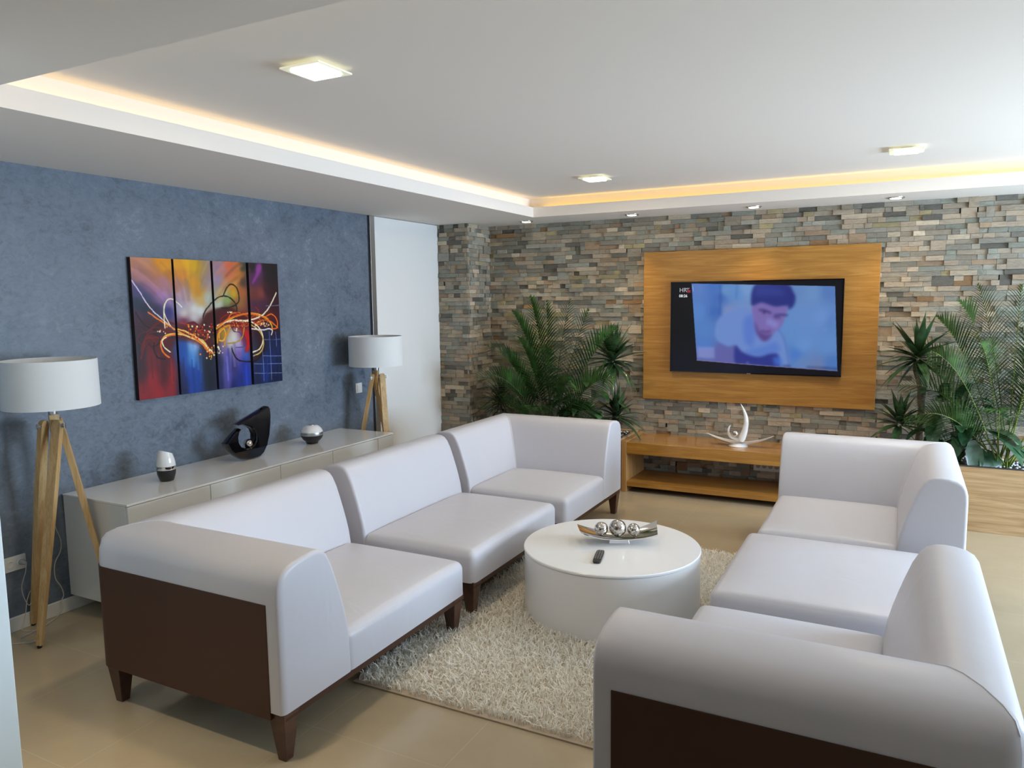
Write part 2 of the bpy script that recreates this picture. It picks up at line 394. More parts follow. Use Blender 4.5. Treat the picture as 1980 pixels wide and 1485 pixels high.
def widen(d, extra): return d+extra*min(1, max(0, d)/.1)
def corner_rings(prof, F, Lp, Lq, extra, Rc=.07, split=None, ends=True, K=10):
    """L-shaped sweep: arm along p, corner at the origin, back along q; returns (arm rings, back rings)"""
    def pt(i, stage, t, e):
        d, z = inset(prof, e)[i] if e else prof[i]
        da, db = widen(d, extra), d
        r = max(Rc-max(da, db), .014)
        if stage == 'arm': return F(Lp-t*(Lp-(db+r)), da, z)
        if stage == 'arc':
            a = t*PI/2; return F(db+r-r*math.sin(a), da+r-r*math.cos(a), z)
        return F(db, da+r+t*(Lq-(da+r)), z)
    n = len(prof); arm, back = [], []
    if ends:
        for dist, e in ENDS: arm.append([pt(i, 'arm', dist/Lp, e) for i in range(n)])
    for t in np.linspace(.06 if ends else 0, 1, 14): arm.append([pt(i, 'arm', t, 0) for i in range(n)])
    for k in range(1, K//2+1): arm.append([pt(i, 'arc', k/K, 0) for i in range(n)])
    back.append(arm[-1])
    for k in range(K//2+1, K+1): back.append([pt(i, 'arc', k/K, 0) for i in range(n)])
    for t in np.linspace(0, .94 if ends else 1, 14)[1:]: back.append([pt(i, 'back', t, 0) for i in range(n)])
    if ends:
        for dist, e in ENDS[::-1]: back.append([pt(i, 'back', 1-dist/Lq, e) for i in range(n)])
    return arm, back
def cushion(mb, F, p0, p1, q0, q1, z0, z1, r=.040, crown=.022, n=14, bulge=.006):
    """rounded, slightly domed block in local p,q"""
    def vtx(u, v, w):
        P, Q, Z = p0+u*(p1-p0), q0+v*(q1-q0), z0+w*(z1-z0)
        c = Vector((min(max(P, p0+r), p1-r), min(max(Q, q0+r), q1-r), min(max(Z, z0+.012), z1-r)))
        d = Vector((P, Q, Z))-c
        rr = r if Z > c.z else r
        if d.length > 1e-9:
            m = Vector((abs(d.x), abs(d.y), abs(d.z)))
            if w < .3 and Z <= c.z:
                d2 = Vector((d.x, d.y, 0)); 
                pos = c+(d2.normalized()*r if d2.length > 1e-9 else d2)+Vector((0, 0, d.z))
            else: pos = c+d.normalized()*min(r, max(m)*1.0 if max(m) < r else r)
        else: pos = c
        f = (1-(2*u-1)**4)*(1-(2*v-1)**4); h = max(0, (pos.z-z0)/(z1-z0))
        pos.z += crown*f*(h**3)
        return F(pos.x, pos.y, pos.z)
    def axis(n, L):
        k = [0]+[r*(1-math.cos(a)) for a in np.linspace(0, PI/2, 6)][1:]
        mid = list(np.linspace(r, L-r, n)); return [x/L for x in k[:-1]+mid+[L-x for x in k[:-1]][::-1]]
    U, V = axis(n, p1-p0), axis(n, q1-q0); Wz = [0, .02, .3, .6]+[1-r*(1-math.sin(a))/(z1-z0) for a in np.linspace(0, PI/2, 6)]
    def sheet(fn, A, B):
        base = len(mb.v); m = len(B)
        for a in A:
            for b in B: mb.v.append(tuple(fn(a, b)))
        for i in range(len(A)-1):
            for j in range(m-1):
                a = base+i*m+j; mb.f.append((a, a+1, a+m+1, a+m))
    sheet(lambda a, b: vtx(a, b, 1), U, V); sheet(lambda a, b: vtx(a, b, 0), U, V)
    for u in (0, 1): sheet(lambda a, b: vtx(u, a, b), V, Wz)
    for v in (0, 1): sheet(lambda a, b: vtx(a, v, b), U, Wz)
def frame_of(O, ep, eq):
    O, ep, eq = Vector(O), Vector(ep), Vector(eq)
    return lambda p, q, z: O+ep*p+eq*q+Vector((0, 0, z))
def legs(t, F, spots, top=.194):
    for p, q, sp, sq in spots:
        s = MB(); rings = []
        for z, a, sh in ((0, .019, .0), (top, .040, 0)):
            cp, cq = p+sp*(sh-.0), q+sq*sh
            rings.append([F(cp+i*a, cq+j*a, z) for i, j in ((-1, -1), (1, -1), (1, 1), (-1, 1))])
        s.add(rings[0]+rings[1], [(0, 1, 2, 3), (4, 5, 6, 7)]+[(i, (i+1) % 4, (i+1) % 4+4, i+4) for i in range(4)])
        s.build('leg', M['leg'], t, bevel=.003, seg=2)
def corner_sofa(label, O, ep, eq, Lp, Lq):
    F = frame_of(O, ep, eq); t = thing('corner_armchair', label, 'armchair', tuple(F(Lp/2, Lq/2, 0)), None)
    arm, back = corner_rings(PROF, F, Lp, Lq, ARM_EXTRA)
    s = MB(); skin(s, arm); s.build('armrest', M['sofa'], t, smooth=True, angle=60)
    s = MB(); skin(s, back); s.build('backrest', M['sofa'], t, smooth=True, angle=60)
    # stitched seam over the mitre
    mid = arm[-1]; s = MB(); s.tube([Vector(p) for p in mid[6:19]], .0022, 6); s.build('seam', M['sofa'], t, smooth=True)
    s = MB(); cushion(s, F, .285, Lp-.001, .285+ARM_EXTRA, Lq-.002, .195, .362)
    s.build('seat', M['sofa'], t, smooth=True, angle=60, weld=True)
    pan = [(-.003, .168), (-.003, .594), (.02, .594), (.02, .168)]
    def cut(d): return d
    a2, b2 = corner_rings(pan, F, Lp-.060, Lq-.004, 0, Rc=.066, ends=False)
    s = MB(); skin(s, a2); s.build('side_panel', M['brown'], t, smooth=True, angle=30)['label'] = 'brown side panel'
    a2, b2 = corner_rings(pan, F, Lp-.060, Lq-.065, 0, Rc=.066, ends=False)
    s = MB(); skin(s, b2); s.build('back_panel', M['brown'], t, smooth=True, angle=30)['label'] = 'brown back panel'
    s = MB(); q = [F(p, qq, z) for z in (.165, .198) for p, qq in ((.02, .02), (Lp-.008, .02), (Lp-.008, Lq-.01), (.02, Lq-.01))]
    s.add(q, [(0, 1, 2, 3), (4, 5, 6, 7)]+[(i, (i+1) % 4, (i+1) % 4+4, i+4) for i in range(4)]); s.build('base_frame', M['brown'], t)
    legs(t, F, [(.060, .052, -1, -1), (Lp-.046, .048, 1, -1), (Lp-.046, Lq-.06, 1, 1), (.048, Lq-.06, -1, 1)])
    return t
XL, XRR = 1.05, 4.255
corner_sofa('white corner armchair nearest the camera on the left, brown side panel towards the camera', (XL, -4.70, 0), (1, 0, 0), (0, 1, 0), 1.02, 1.255)
corner_sofa('white corner armchair in front of the palms, at the far end of the left row', (XL, -1.13, 0), (1, 0, 0), (0, -1, 0), 1.03, 1.06)
corner_sofa('white corner armchair in front of the wooden planter on the right side', (XRR+.02, -1.13, 0), (-1, 0, 0), (0, -1, 0), 1.0, 1.195)
corner_sofa('white corner armchair in the bottom right foreground, cut by the frame edge', (XRR-.015, -4.71, 0), (-1, 0, 0), (0, 1, 0), 1.01, 1.26)
def armless(label, O, ep, eq, Lp, Lq):
    F = frame_of(O, ep, eq); t = thing('armless_chair', label, 'chair', tuple(F(Lp/2, Lq/2, 0)))
    rings = []
    for dist, e in ENDS: rings.append([F(d, dist, z) for d, z in inset(PROF, e)])
    for q in np.linspace(RE, Lq-RE, 14)[1:-1]:
        rings.append([F(d, q, z) for d, z in PROF])
    for dist, e in ENDS[::-1]: rings.append([F(d, Lq-dist, z) for d, z in inset(PROF, e)])
    s = MB(); skin(s, rings); s.build('backrest', M['sofa'], t, smooth=True, angle=60)
    s = MB(); cushion(s, F, .285, Lp, .0, Lq, .195, .362); s.build('seat', M['sofa'], t, smooth=True, angle=60, weld=True)
    s = MB(); q = [F(p, qq, z) for z in (.165, .198) for p, qq in ((.02, .008), (Lp-.008, .008), (Lp-.008, Lq-.008), (.02, Lq-.008))]
    fs = [(0, 1, 2, 3), (4, 5, 6, 7)]+[(i, (i+1) % 4, (i+1) % 4+4, i+4) for i in range(4)]
    s.add(q, fs); s.build('base_frame', M['brown'], t)
    s = MB(); s.add([F(p, qq, z) for z in (.168, .594) for p, qq in ((-.003, .006), (.01, .006), (.01, Lq-.006), (-.003, Lq-.006))], fs); s.build('back_panel', M['brown'], t)['label'] = 'brown back panel'
    legs(t, F, [(.048, .05, -1, -1), (Lp-.046, .05, 1, -1), (Lp-.046, Lq-.05, 1, 1), (.048, Lq-.05, -1, 1)])
armless('white armless chair in the middle of the left row, beside the round table', (XL, -3.335, 0), (1, 0, 0), (0, 1, 0), 1.0, 1.05)
def ottoman(label, x0, x1, y0, y1):
    F = frame_of((x0, y0, 0), (1, 0, 0), (0, 1, 0)); Lp, Lq = x1-x0, y1-y0; t = thing('ottoman', label, 'ottoman', ((x0+x1)/2, (y0+y1)/2, 0))
    s = MB(); cushion(s, F, 0, Lp, 0, Lq, .195, .372, r=.036); s.build('seat', M['sofa'], t, smooth=True, angle=60, weld=True)
    MB().box(x0+.008, x1-.008, y0+.008, y1-.008, .165, .198).build('base_frame', M['brown'], t)
    legs(t, F, [(.048, .05, -1, -1), (Lp-.048, .05, 1, -1), (Lp-.048, Lq-.05, 1, 1), (.048, Lq-.05, -1, 1)])
ottoman('white square ottoman between the two right-hand armchairs', 3.245, 4.20, -3.345, -2.40)
# ------------------------------------------------------------------ shag rug
def pile_mat():
    N = Nodes('rug_pile'); N.b.inputs['Base Color'].default_value = (.97, .955, .89, 1); N.b.inputs['Roughness'].default_value = .6
    t = N.n('ShaderNodeBsdfTranslucent'); t.inputs[0].default_value = (.97, .955, .89, 1); mx = N.n('ShaderNodeMixShader'); mx.inputs[0].default_value = .18
    N.l(N.b.outputs[0], mx.inputs[1]); N.l(t.outputs[0], mx.inputs[2]); N.l(mx.outputs[0], N.t.nodes['Material Output'].inputs['Surface']); return N.m
def rug():
    x0, x1, y0, y1 = 1.89, 3.55, -4.11, -1.80
    t = thing('shag_rug', 'cream long-pile shag rug under the round white table', 'rug', ((x0+x1)/2, (y0+y1)/2, 0))
    MB().box(x0, x1, y0, y1, .0005, .007).build('backing', mat('rug_backing', (.52, .43, .33), .9), t, bevel=.002)
    n = 52000; P = np.stack([RNG.uniform(x0+.008, x1-.006, n), RNG.uniform(y0+.012, y1-.006, n), np.full(n, .006)], 1)
    keep = (np.hypot(P[:, 0]-2.631, P[:, 1]+2.884) > .44); keep &= ~((P[:, 0] > 3.40) & (P[:, 1] < -2.3)); P = P[keep]; n = len(P)
    a = RNG.uniform(0, 2*PI, n); lean = RNG.uniform(.15, 1.0, n); L = RNG.uniform(.030, .052, n); w = RNG.uniform(.0014, .0026, n)
    d = np.stack([np.cos(a), np.sin(a)], 1)*lean[:, None]; b = RNG.uniform(0, 2*PI, n); sd = np.stack([np.cos(b), np.sin(b), np.zeros(n)], 1)*w[:, None]
    rows = []
    for f, g in ((0, 0), (.4, .12), (.75, .5), (1.0, .95)):
        c = P.copy(); c[:, :2] += d*(L*g)[:, None]; c[:, 2] += L*f*(1-.35*lean*g)*.9
        k = 1 if f < 1 else .55
        rows += [c-sd*k, c+sd*k]
    V = np.stack(rows, 1).reshape(-1, 3); nb = 8; i = np.arange(n)*nb
    Fq = np.stack([np.stack([i+k, i+k+1, i+k+3, i+k+2], 1) for k in (0, 2, 4)], 1).reshape(-1, 4)
    me = bpy.data.meshes.new('pile'); me.vertices.add(len(V)); me.vertices.foreach_set('co', V.astype(np.float32).ravel())
    me.loops.add(Fq.size); me.loops.foreach_set('vertex_index', Fq.astype(np.int32).ravel())
    me.polygons.add(len(Fq)); me.polygons.foreach_set('loop_start', np.arange(0, Fq.size, 4, dtype=np.int32)); me.update()
    me.transform(Matrix.Translation(-Vector(t.location))); me.materials.append(pile_mat())
    o = link(bpy.data.objects.new('pile', me), t); o['kind'] = 'stuff'
rug()
# ------------------------------------------------------------------ round table and what is on it
TC = Vector((2.631, -2.884, 0)); TR, TZ = .462, .355
t = thing('coffee_table', 'round white drum coffee table on the shag rug', 'coffee table', tuple(TC))
MB().lathe([(TR-.012, .009), (TR-.004, .014), (TR-.003, .02), (TR-.003, TZ-.016)], tuple(TC), 96).build('drum_base', M['table'], t, smooth=True)
MB().lathe([(TR-.006, TZ-.0155), (TR, TZ-.013), (TR, TZ-.004), (TR-.004, TZ), (0.001, TZ)], tuple(TC), 96).build('tabletop', M['table'], t, smooth=True)
A = math.radians(25); ax = Vector((math.cos(A), math.sin(A), 0)); ay = Vector((-math.sin(A), math.cos(A), 0))
BC = Vector((2.655, -2.835, TZ))
def dish():
    t = thing('centrepiece_dish', 'curved silver dish holding three mosaic balls on the round table', 'dish', tuple(BC))
    n, m = 28, 14; top, bot = [], []
    for i in range(n+1):
        u = -1+2*i/n
        for j in range(m+1):
            v = -1+2*j/m
            x = u*.205+.012*v*u; y = v*(.088-.012*math.cos(u*PI)*1)+.01*u
            z = .026+.034*abs(u)**2.4+.012*v*v+.006*math.sin(v*5+u*2)*max(0, u)**1.5+.018*max(0, v*u)*.6
            p = BC+ax*x+ay*y+Vector((0, 0, z)); top.append(p); bot.append(p-Vector((0, 0, .004)))
    s = MB(); k = len(top); f = []
    for i in range(n):
        for j in range(m):
            a = i*(m+1)+j; f.append((a, a+m+1, a+m+2, a+1)); f.append((k+a, k+a+1, k+a+m+2, k+a+m+1))
    edge = [j for j in range(m+1)]+[i*(m+1)+m for i in range(1, n+1)]+[n*(m+1)+j for j in range(m-1, -1, -1)]+[i*(m+1) for i in range(n-1, 0, -1)]
    for a, b in zip(edge, edge[1:]+edge[:1]): f.append((a, b, b+k, a+k))
    s.add(top+bot, f); s.build('bowl', M['chrome'], t, smooth=True, angle=60)
    s = MB(); s.frustum(BC, (.055, .028), BC+Vector((0, 0, .024)), (.048, .022), A); s.build('foot', M['chrome'], t, bevel=.002)
dish()
def mosaic():
    N = Nodes('silver_mosaic'); v = N.n('ShaderNodeTexVoronoi'); v.inputs['Scale'].default_value = 130; N.l(N.mapping(), v.inputs['Vector'])
    N.l(N.ramp(v.outputs['Color'], [(.2, (.42, .39, .36)), (.8, (.82, .79, .74))]), N.b.inputs['Base Color'])
    N.b.inputs['Metallic'].default_value = 1; N.b.inputs['Roughness'].default_value = .14
    e = N.n('ShaderNodeTexVoronoi', feature='DISTANCE_TO_EDGE'); e.inputs['Scale'].default_value = 130; N.l(N.mapping(), e.inputs['Vector'])
    N.bump(v.outputs['Color'], .25, .002); return N.m
M['mosaic'] = mosaic()
for u, r, lb in ((-.093, .037, 'silver mosaic ball at the left end of the dish'), (-.006, .046, 'largest silver mosaic ball, in the middle of the dish'), (.078, .034, 'smallest silver mosaic ball, at the right of the dish')):
    c = BC+ax*u+Vector((0, 0, .031+.034*abs(u/.205)**2.4+r)); s = MB()
    s.lathe([(max(1e-4, r*math.sin(a)), -r*math.cos(a)) for a in np.linspace(0, PI, 25)], tuple(c), 40)
    o = s.build('mosaic_ball', M['mosaic'], smooth=True, angle=180, weld=True); grounded(o, c); tag(o, lb, 'decorative ball', 'mosaic balls in the dish')
def remote():
    a, b = at(1162, 1063, 2, TZ+.012), at(1153, 1086, 2, TZ+.012); c = (a+b)/2; d = (b-a).normalized(); w = Vector((-d.y, d.x, 0)); L = (b-a).length/2
    t = thing('remote_control', 'black remote control lying on the round white table', 'remote control', (c.x, c.y, TZ))
    s = MB(); pts = []
    for k in range(24):
        an = 2*PI*k/24; cx, cy = math.cos(an), math.sin(an); e = .35
        pts.append((math.copysign(abs(cx)**e, cx)*L, math.copysign(abs(cy)**e, cy)*.021))
    lo = [c+d*x*.97+w*y*.93-Vector((0, 0, .0115)) for x, y in pts]; hi = [c+d*x+w*y for x, y in pts]; md = [c+d*x+w*y-Vector((0, 0, .006)) for x, y in pts]
    s.add(lo+md+hi, [tuple(range(24)), tuple(range(48, 72))]+[(i+o, (i+1) % 24+o, (i+1) % 24+24+o, i+24+o) for i in range(24) for o in (0, 24)])
    s.build('body', M['blackpl'], t, bevel=.0015, seg=2); g = mat('button_grey', (.35, .35, .35), .5)
    first = None
    for i in range(6):
        for j in range(3):
            p = c+d*(-L*.78+i*L*.24)+w*((j-1)*.0125)
            if first is None:
                s = MB(); s.frustum(p-Vector((0, 0, .0005)), .0032, p+Vector((0, 0, .0018)), .0028, math.atan2(d.y, d.x)); first = s.build('button', g, t); p0 = p.copy()
            else:
                o = first.copy(); COL.objects.link(o); o.parent = t; o.location = p-p0
remote()
# ------------------------------------------------------------------ sideboard
CX, CY0, CY1, CZ0, CZ1 = .53, -4.165, -1.93, .088, .645
t = thing('sideboard', 'long low white glossy sideboard along the blue wall', 'sideboard', (.27, -3.05, 0))
MB().box(.004, CX-.02, CY0, CY1, CZ0, CZ1-.012).build('body', M['gloss'], t, bevel=.002)
MB().box(.004, CX, CY0-.002, CY1+.002, CZ1-.011, CZ1).build('worktop', M['gloss_top'], t, bevel=.0015)
seams = [CY0, -3.65, -3.11, -2.62, -2.12, CY1]
for a, b in zip(seams, seams[1:]):
    MB().box(CX-.019, CX-.001, a+.002, b-.003, CZ0, CZ1-.014).build('door', M['gloss'], t, bevel=.002)
for y in (CY0+.35, -3.05, CY1-.3):
    for x in (.12, CX-.17): MB().box(x-.02, x+.02, y-.05, y+.05, 0, CZ0).build('foot', M['leg'], t, bevel=.002)
# black sculpture on the sideboard
def px_outline(pts, ox, oy, sc, axis, v): return [at(ox+x/sc, oy+y/sc, axis, v) for x, y in pts]
def extrude_outline(s, pts, nrm, th, round_=.3):
    """closed outline (world points) given real thickness with rounded rims"""
    c = sum(pts, Vector())/len(pts); n = len(pts); nrm = Vector(nrm)
    tang = [(pts[(i+1) % n]-pts[i-1]).normalized() for i in range(n)]
    area2 = sum((pts[i]-c).cross(pts[(i+1) % n]-c).dot(nrm) for i in range(n)); sg = 1 if area2 > 0 else -1
    inn = [nrm.cross(tg)*sg for tg in tang]
    base = len(s.v); lv = [(-1, 1), (-.8, .35), (-.4, 0), (.4, 0), (.8, .35), (1, 1)]
    for z, k in lv:
        for p, q in zip(pts, inn): s.v.append(tuple(p+nrm*(z*th)+q*(k*th*round_)))
    for i in range(len(lv)-1):
        for k in range(n):
            a = base+i*n+k; b = base+i*n+(k+1) % n; s.f.append((a, b, b+n, a+n))
    s.f.append(tuple(base+k for k in range(n))[::-1]); s.f.append(tuple(base+(len(lv)-1)*n+k for k in range(n)))
def ball(name, c, r, m, parent):
    s = MB(); s.lathe([(max(1e-4, r*math.sin(a)), -r*math.cos(a)) for a in np.linspace(0, PI, 21)], tuple(c), 32); return s.build(name, m, parent, smooth=True, angle=180, weld=True)
sx = .24
zoom = (420, 770, 8.25)
outer = [(268, 437), (430, 345), (600, 243), (765, 142), (795, 170), (808, 280), (803, 430), (790, 590), (755, 760), (700, 880), (640, 945), (530, 980), (430, 992), (345, 988),
         (255, 930), (175, 865), (108, 748), (170, 668), (250, 575), (322, 500), (308, 560), (292, 640), (300, 720), (340, 785), (410, 812), (490, 806), (548, 750), (572, 680), (570, 590), (540, 515), (480, 472), (400, 455), (330, 448)]
pts = px_outline(outer, *zoom, 0, sx); zmin = min(p.z for p in pts)
for p in pts: p.z += CZ1-zmin
t = thing('sculpture', 'black glossy abstract sculpture with a pointed fin on the white sideboard', 'sculpture', (sx, sum(p.y for p in pts)/len(pts), CZ1))
s = MB(); extrude_outline(s, pts, (1, 0, 0), .032, .22); s.build('body', M['blackgloss'], t, smooth=True, angle=50)
c = at(420+495/8.25, 770+738/8.25, 0, sx); c.z += CZ1-zmin; ball('ball', c, .030, M['mosaic'], t)
# air freshener
c = at(323, 929, 2, CZ1); c = Vector((c.x, c.y, CZ1)); t = thing('air_freshener', 'small white and black air freshener near the left end of the sideboard', 'air freshener', tuple(c))
R = .053
MB().lathe([(R*.62, 0), (R*.72, .004), (R*.93, .04), (R*.97, .066)], tuple(c)).build('base', M['blackpl'], t, smooth=True)
MB().lathe([(R*.985, .0665), (R, .074), (R*.99, .086)], tuple(c)).build('ring', M['chrome'], t, smooth=True)
s = MB(); n = 40; rr = []
for q in np.linspace(0, 1, 9):
    ring = []
    for k in range(n):
        a = 2*PI*k/n; f = (1-.28*q*q); x = R*.97*f*math.cos(a); y = R*.97*f*math.sin(a)
        zt = .165-.40*y-.0; ring.append(c+Vector((x, y, .0865+q*(zt-.0865))))
    rr.append(ring)
skin(s, rr); s.build('cover', M['whitecer'], t, smooth=True)
c = at(604, 857, 2, CZ1); c = Vector((c.x, c.y, CZ1)); R = .079
t = thing('round_diffuser', 'round white, silver and black pot with knob on the sideboard', 'diffuser', tuple(c))
sph = lambda a: (R*math.sin(a), .072-R*.86*math.cos(a))
MB().lathe([(R*.5, 0)]+[sph(a) for a in np.linspace(.62, 1.42, 8)], tuple(c)).build('base', M['blackpl'], t, smooth=True)
MB().lathe([sph(a) for a in (1.425, 1.55, 1.70, 1.75)], tuple(c)).build('band', M['alu'], t, smooth=True)
MB().lathe([sph(a) for a in np.linspace(1.755, 2.62, 12)]+[(R*.2, .132)], tuple(c)).build('lid', M['whitecer'], t, smooth=True)
MB().lathe([(.020, .131), (.020, .138), (.016, .140), (.001, .140)], tuple(c), 24).build('knob', M['chrome'], t, smooth=True)
# ------------------------------------------------------------------ floor lamps
def floor_lamp(C, label, angs, zt=1.381, R=.214, fr=.22):
    C = Vector(C); t = thing('floor_lamp', label, 'floor lamp', tuple(C), 'tripod floor lamps')
    h = .232; n = 64; s = MB()
    s.lathe([(R-.003, zt-h), (R, zt-h), (R-.002, zt), (R-.005, zt), (R-.003, zt-h)], (C.x, C.y, 0), n, cap=False); sh = s.build('lamp_shade', M['shade'], t, smooth=True, angle=60)
    s = MB()
    for k in range(3):
        a = 2*PI*k/3+.4; s.tube([C+Vector((0, 0, zt-.03)), C+Vector((math.cos(a)*(R-.006), math.sin(a)*(R-.006), zt-.03))], .002, 6)
    s.build('shade_ring', M['chrome'], t)
    ball('bulb', C+Vector((0, 0, zt-.12)), .03, M['plastic'], t)
    MB().lathe([(.018, zt-.275), (.02, zt-.26), (.02, zt-.16), (.012, zt-.15)], (C.x, C.y, 0), 24).build('bulb_holder', M['alu'], t, smooth=True)
    hz = zt-.30; s = MB()
    rings = []
    for z, r in ((hz-.13, .010), (hz-.06, .024), (hz+.028, .030)):
        rings.append([C+Vector((math.cos(angs[0]+PI/3+k*PI/3)*r*(1 if k % 2 else .72), math.sin(angs[0]+PI/3+k*PI/3)*r*(1 if k % 2 else .72), z)) for k in range(6)])
    skin(s, rings); s.build('hub', M['lampwood'], t, bevel=.003, seg=2)
    for a in angs:
        d = Vector((math.cos(a), math.sin(a), 0)); w = Vector((-d.y, d.x, 0))
        top = C+d*.024+w*.038+Vector((0, 0, hz-.018)); foot = C+d*fr; s = MB(); ax_ = (foot-top).normalized(); nn = ax_.cross(w).normalized(); rings = []
        L = (foot-top).length
        for q, hw, ht in ((-.022, .008, .010), (-.018, .015, .011), (-.006, .021, .012), (.01, .023, .013), (.35*L, .023, .014), (L-.012, .014, .010), (L, .012, .009)):
            cc = top+ax_*q
            if q == L: cc.z = .012
            rings.append([cc+w*hw+nn*ht, cc-w*hw+nn*ht, cc-w*hw-nn*ht, cc+w*hw-nn*ht])
        skin(s, rings); lg = s.build('leg', M['lampwood'], t, bevel=.003, seg=2)
        MB().lathe([(.009, 0), (.011, .003), (.011, .014)], (foot.x, foot.y, 0), 16).build('foot_pad', M['blackpl'], lg, smooth=True)
        s = MB(); b0 = top+ax_*.006; s.tube([b0-w*.03, b0+w*.042], .0045, 10); s.tube([b0+w*.024, b0+w*.028], .012, 12); s.tube([b0+w*.040-Vector((0, 0, .013)), b0+w*.040+Vector((0, 0, .013))], .0045, 8)
        s.build('wing_bolt', M['chrome'], lg, smooth=True)
    return t
L1 = floor_lamp((.225, -4.315, 0), 'tripod floor lamp with white drum shade at the left edge, beside the sideboard', [math.radians(a) for a in (-68, 52, 196)])
L2 = floor_lamp((.262, -1.77, 0), 'tripod floor lamp with white drum shade at the far end of the sideboard', [math.radians(a) for a in (207, 87, -33)], zt=1.372, R=.211, fr=.245)
# cord of the near lamp, hanging then running down the wall, and its plug cable
def cord(pts, name, parent=None, r=.0025): 
    s = MB(); s.tube([Vector(p) for p in smooth_line([tuple(p) for p in pts], 8)], r, 6); return s.build(name, M['cord'], parent, smooth=True)
cp = [at(x, y, 0, v) for x, y, v in ((110, 965, .10), (104, 985, .07), (106, 1015, .05), (117, 1043, .03), (117, 1065, .02), (106, 1090, .02), (107, 1117, .02), (118, 1134, .02), (123, 1150, .02), (119, 1162, .022))]
cp += [Vector((.05, cp[-1].y-.02, .03)), Vector((.08, cp[-1].y-.12, .005)), Vector((.12, -4.50, .004))]
cord(cp, 'cord', L1)
t = thing('wall_outlet', 'white double power socket on the blue wall by the lamp', 'socket', (0, -4.435, .35), None)
MB().box(0, .012, -4.487, -4.383, .312, .387).build('cover_plate', M['plastic'], t, bevel=.003)
for y in (-4.461, -4.409):
    s = MB(); s.add([Vector((.0125 if k < 24 else .013, y+math.cos(2*PI*k/24)*(.019), .35+math.sin(2*PI*k/24)*.019)) for k in range(24)]+[Vector((.016, y+math.cos(2*PI*k/24)*.019, .35+math.sin(2*PI*k/24)*.019)) for k in range(24)]+[Vector((.016, y+math.cos(2*PI*k/24)*.0145, .35+math.sin(2*PI*k/24)*.0145)) for k in range(24)]+[Vector((.0125, y+math.cos(2*PI*k/24)*.0145, .35+math.sin(2*PI*k/24)*.0145)) for k in range(24)],
                    [(i+o, (i+1) % 24+o, (i+1) % 24+24+o, i+24+o) for i in range(24) for o in (0, 24, 48)]+[tuple(range(72, 96))])
    s.build('socket', M['plastic'], t)
t = thing('power_plug', 'grey plug and thin tied cable in the double wall socket', 'plug', (.02, -4.409, .35))
s = MB(); s.tube([(.013, -4.409, .35), (.03, -4.409, .352), (.05, -4.405, .345)], [.0135, .0135, .006], 14); s.build('plug_head', M['socket'], t, smooth=True)
pp = [(.05, -4.405, .345), (.045, -4.41, .30), (.03, -4.425, .23), (.03, -4.42, .17), (.035, -4.40, .12), (.03, -4.375, .16), (.03, -4.385, .19), (.03, -4.405, .15), (.035, -4.42, .09), (.03, -4.43, .04), (.05, -4.45, .006), (.13, -4.40, .004), (.2, -4.44, .004), (.22, -4.50, .004), (.15, -4.56, .004), (.10, -4.62, .004), (.2, -4.68, .004)]
cord(pp, 'cable', t, .002)
t = thing('light_switch', 'white light switch on the blue wall by the far lamp', 'light switch', (0, -1.675, .94))
MB().box(0, .009, -1.714, -1.636, .898, .98).build('cover_plate', M['plastic'], t, bevel=.003)
MB().box(.008, .013, -1.697, -1.653, .915, .963).build('rocker', M['plastic'], t, bevel=.002)
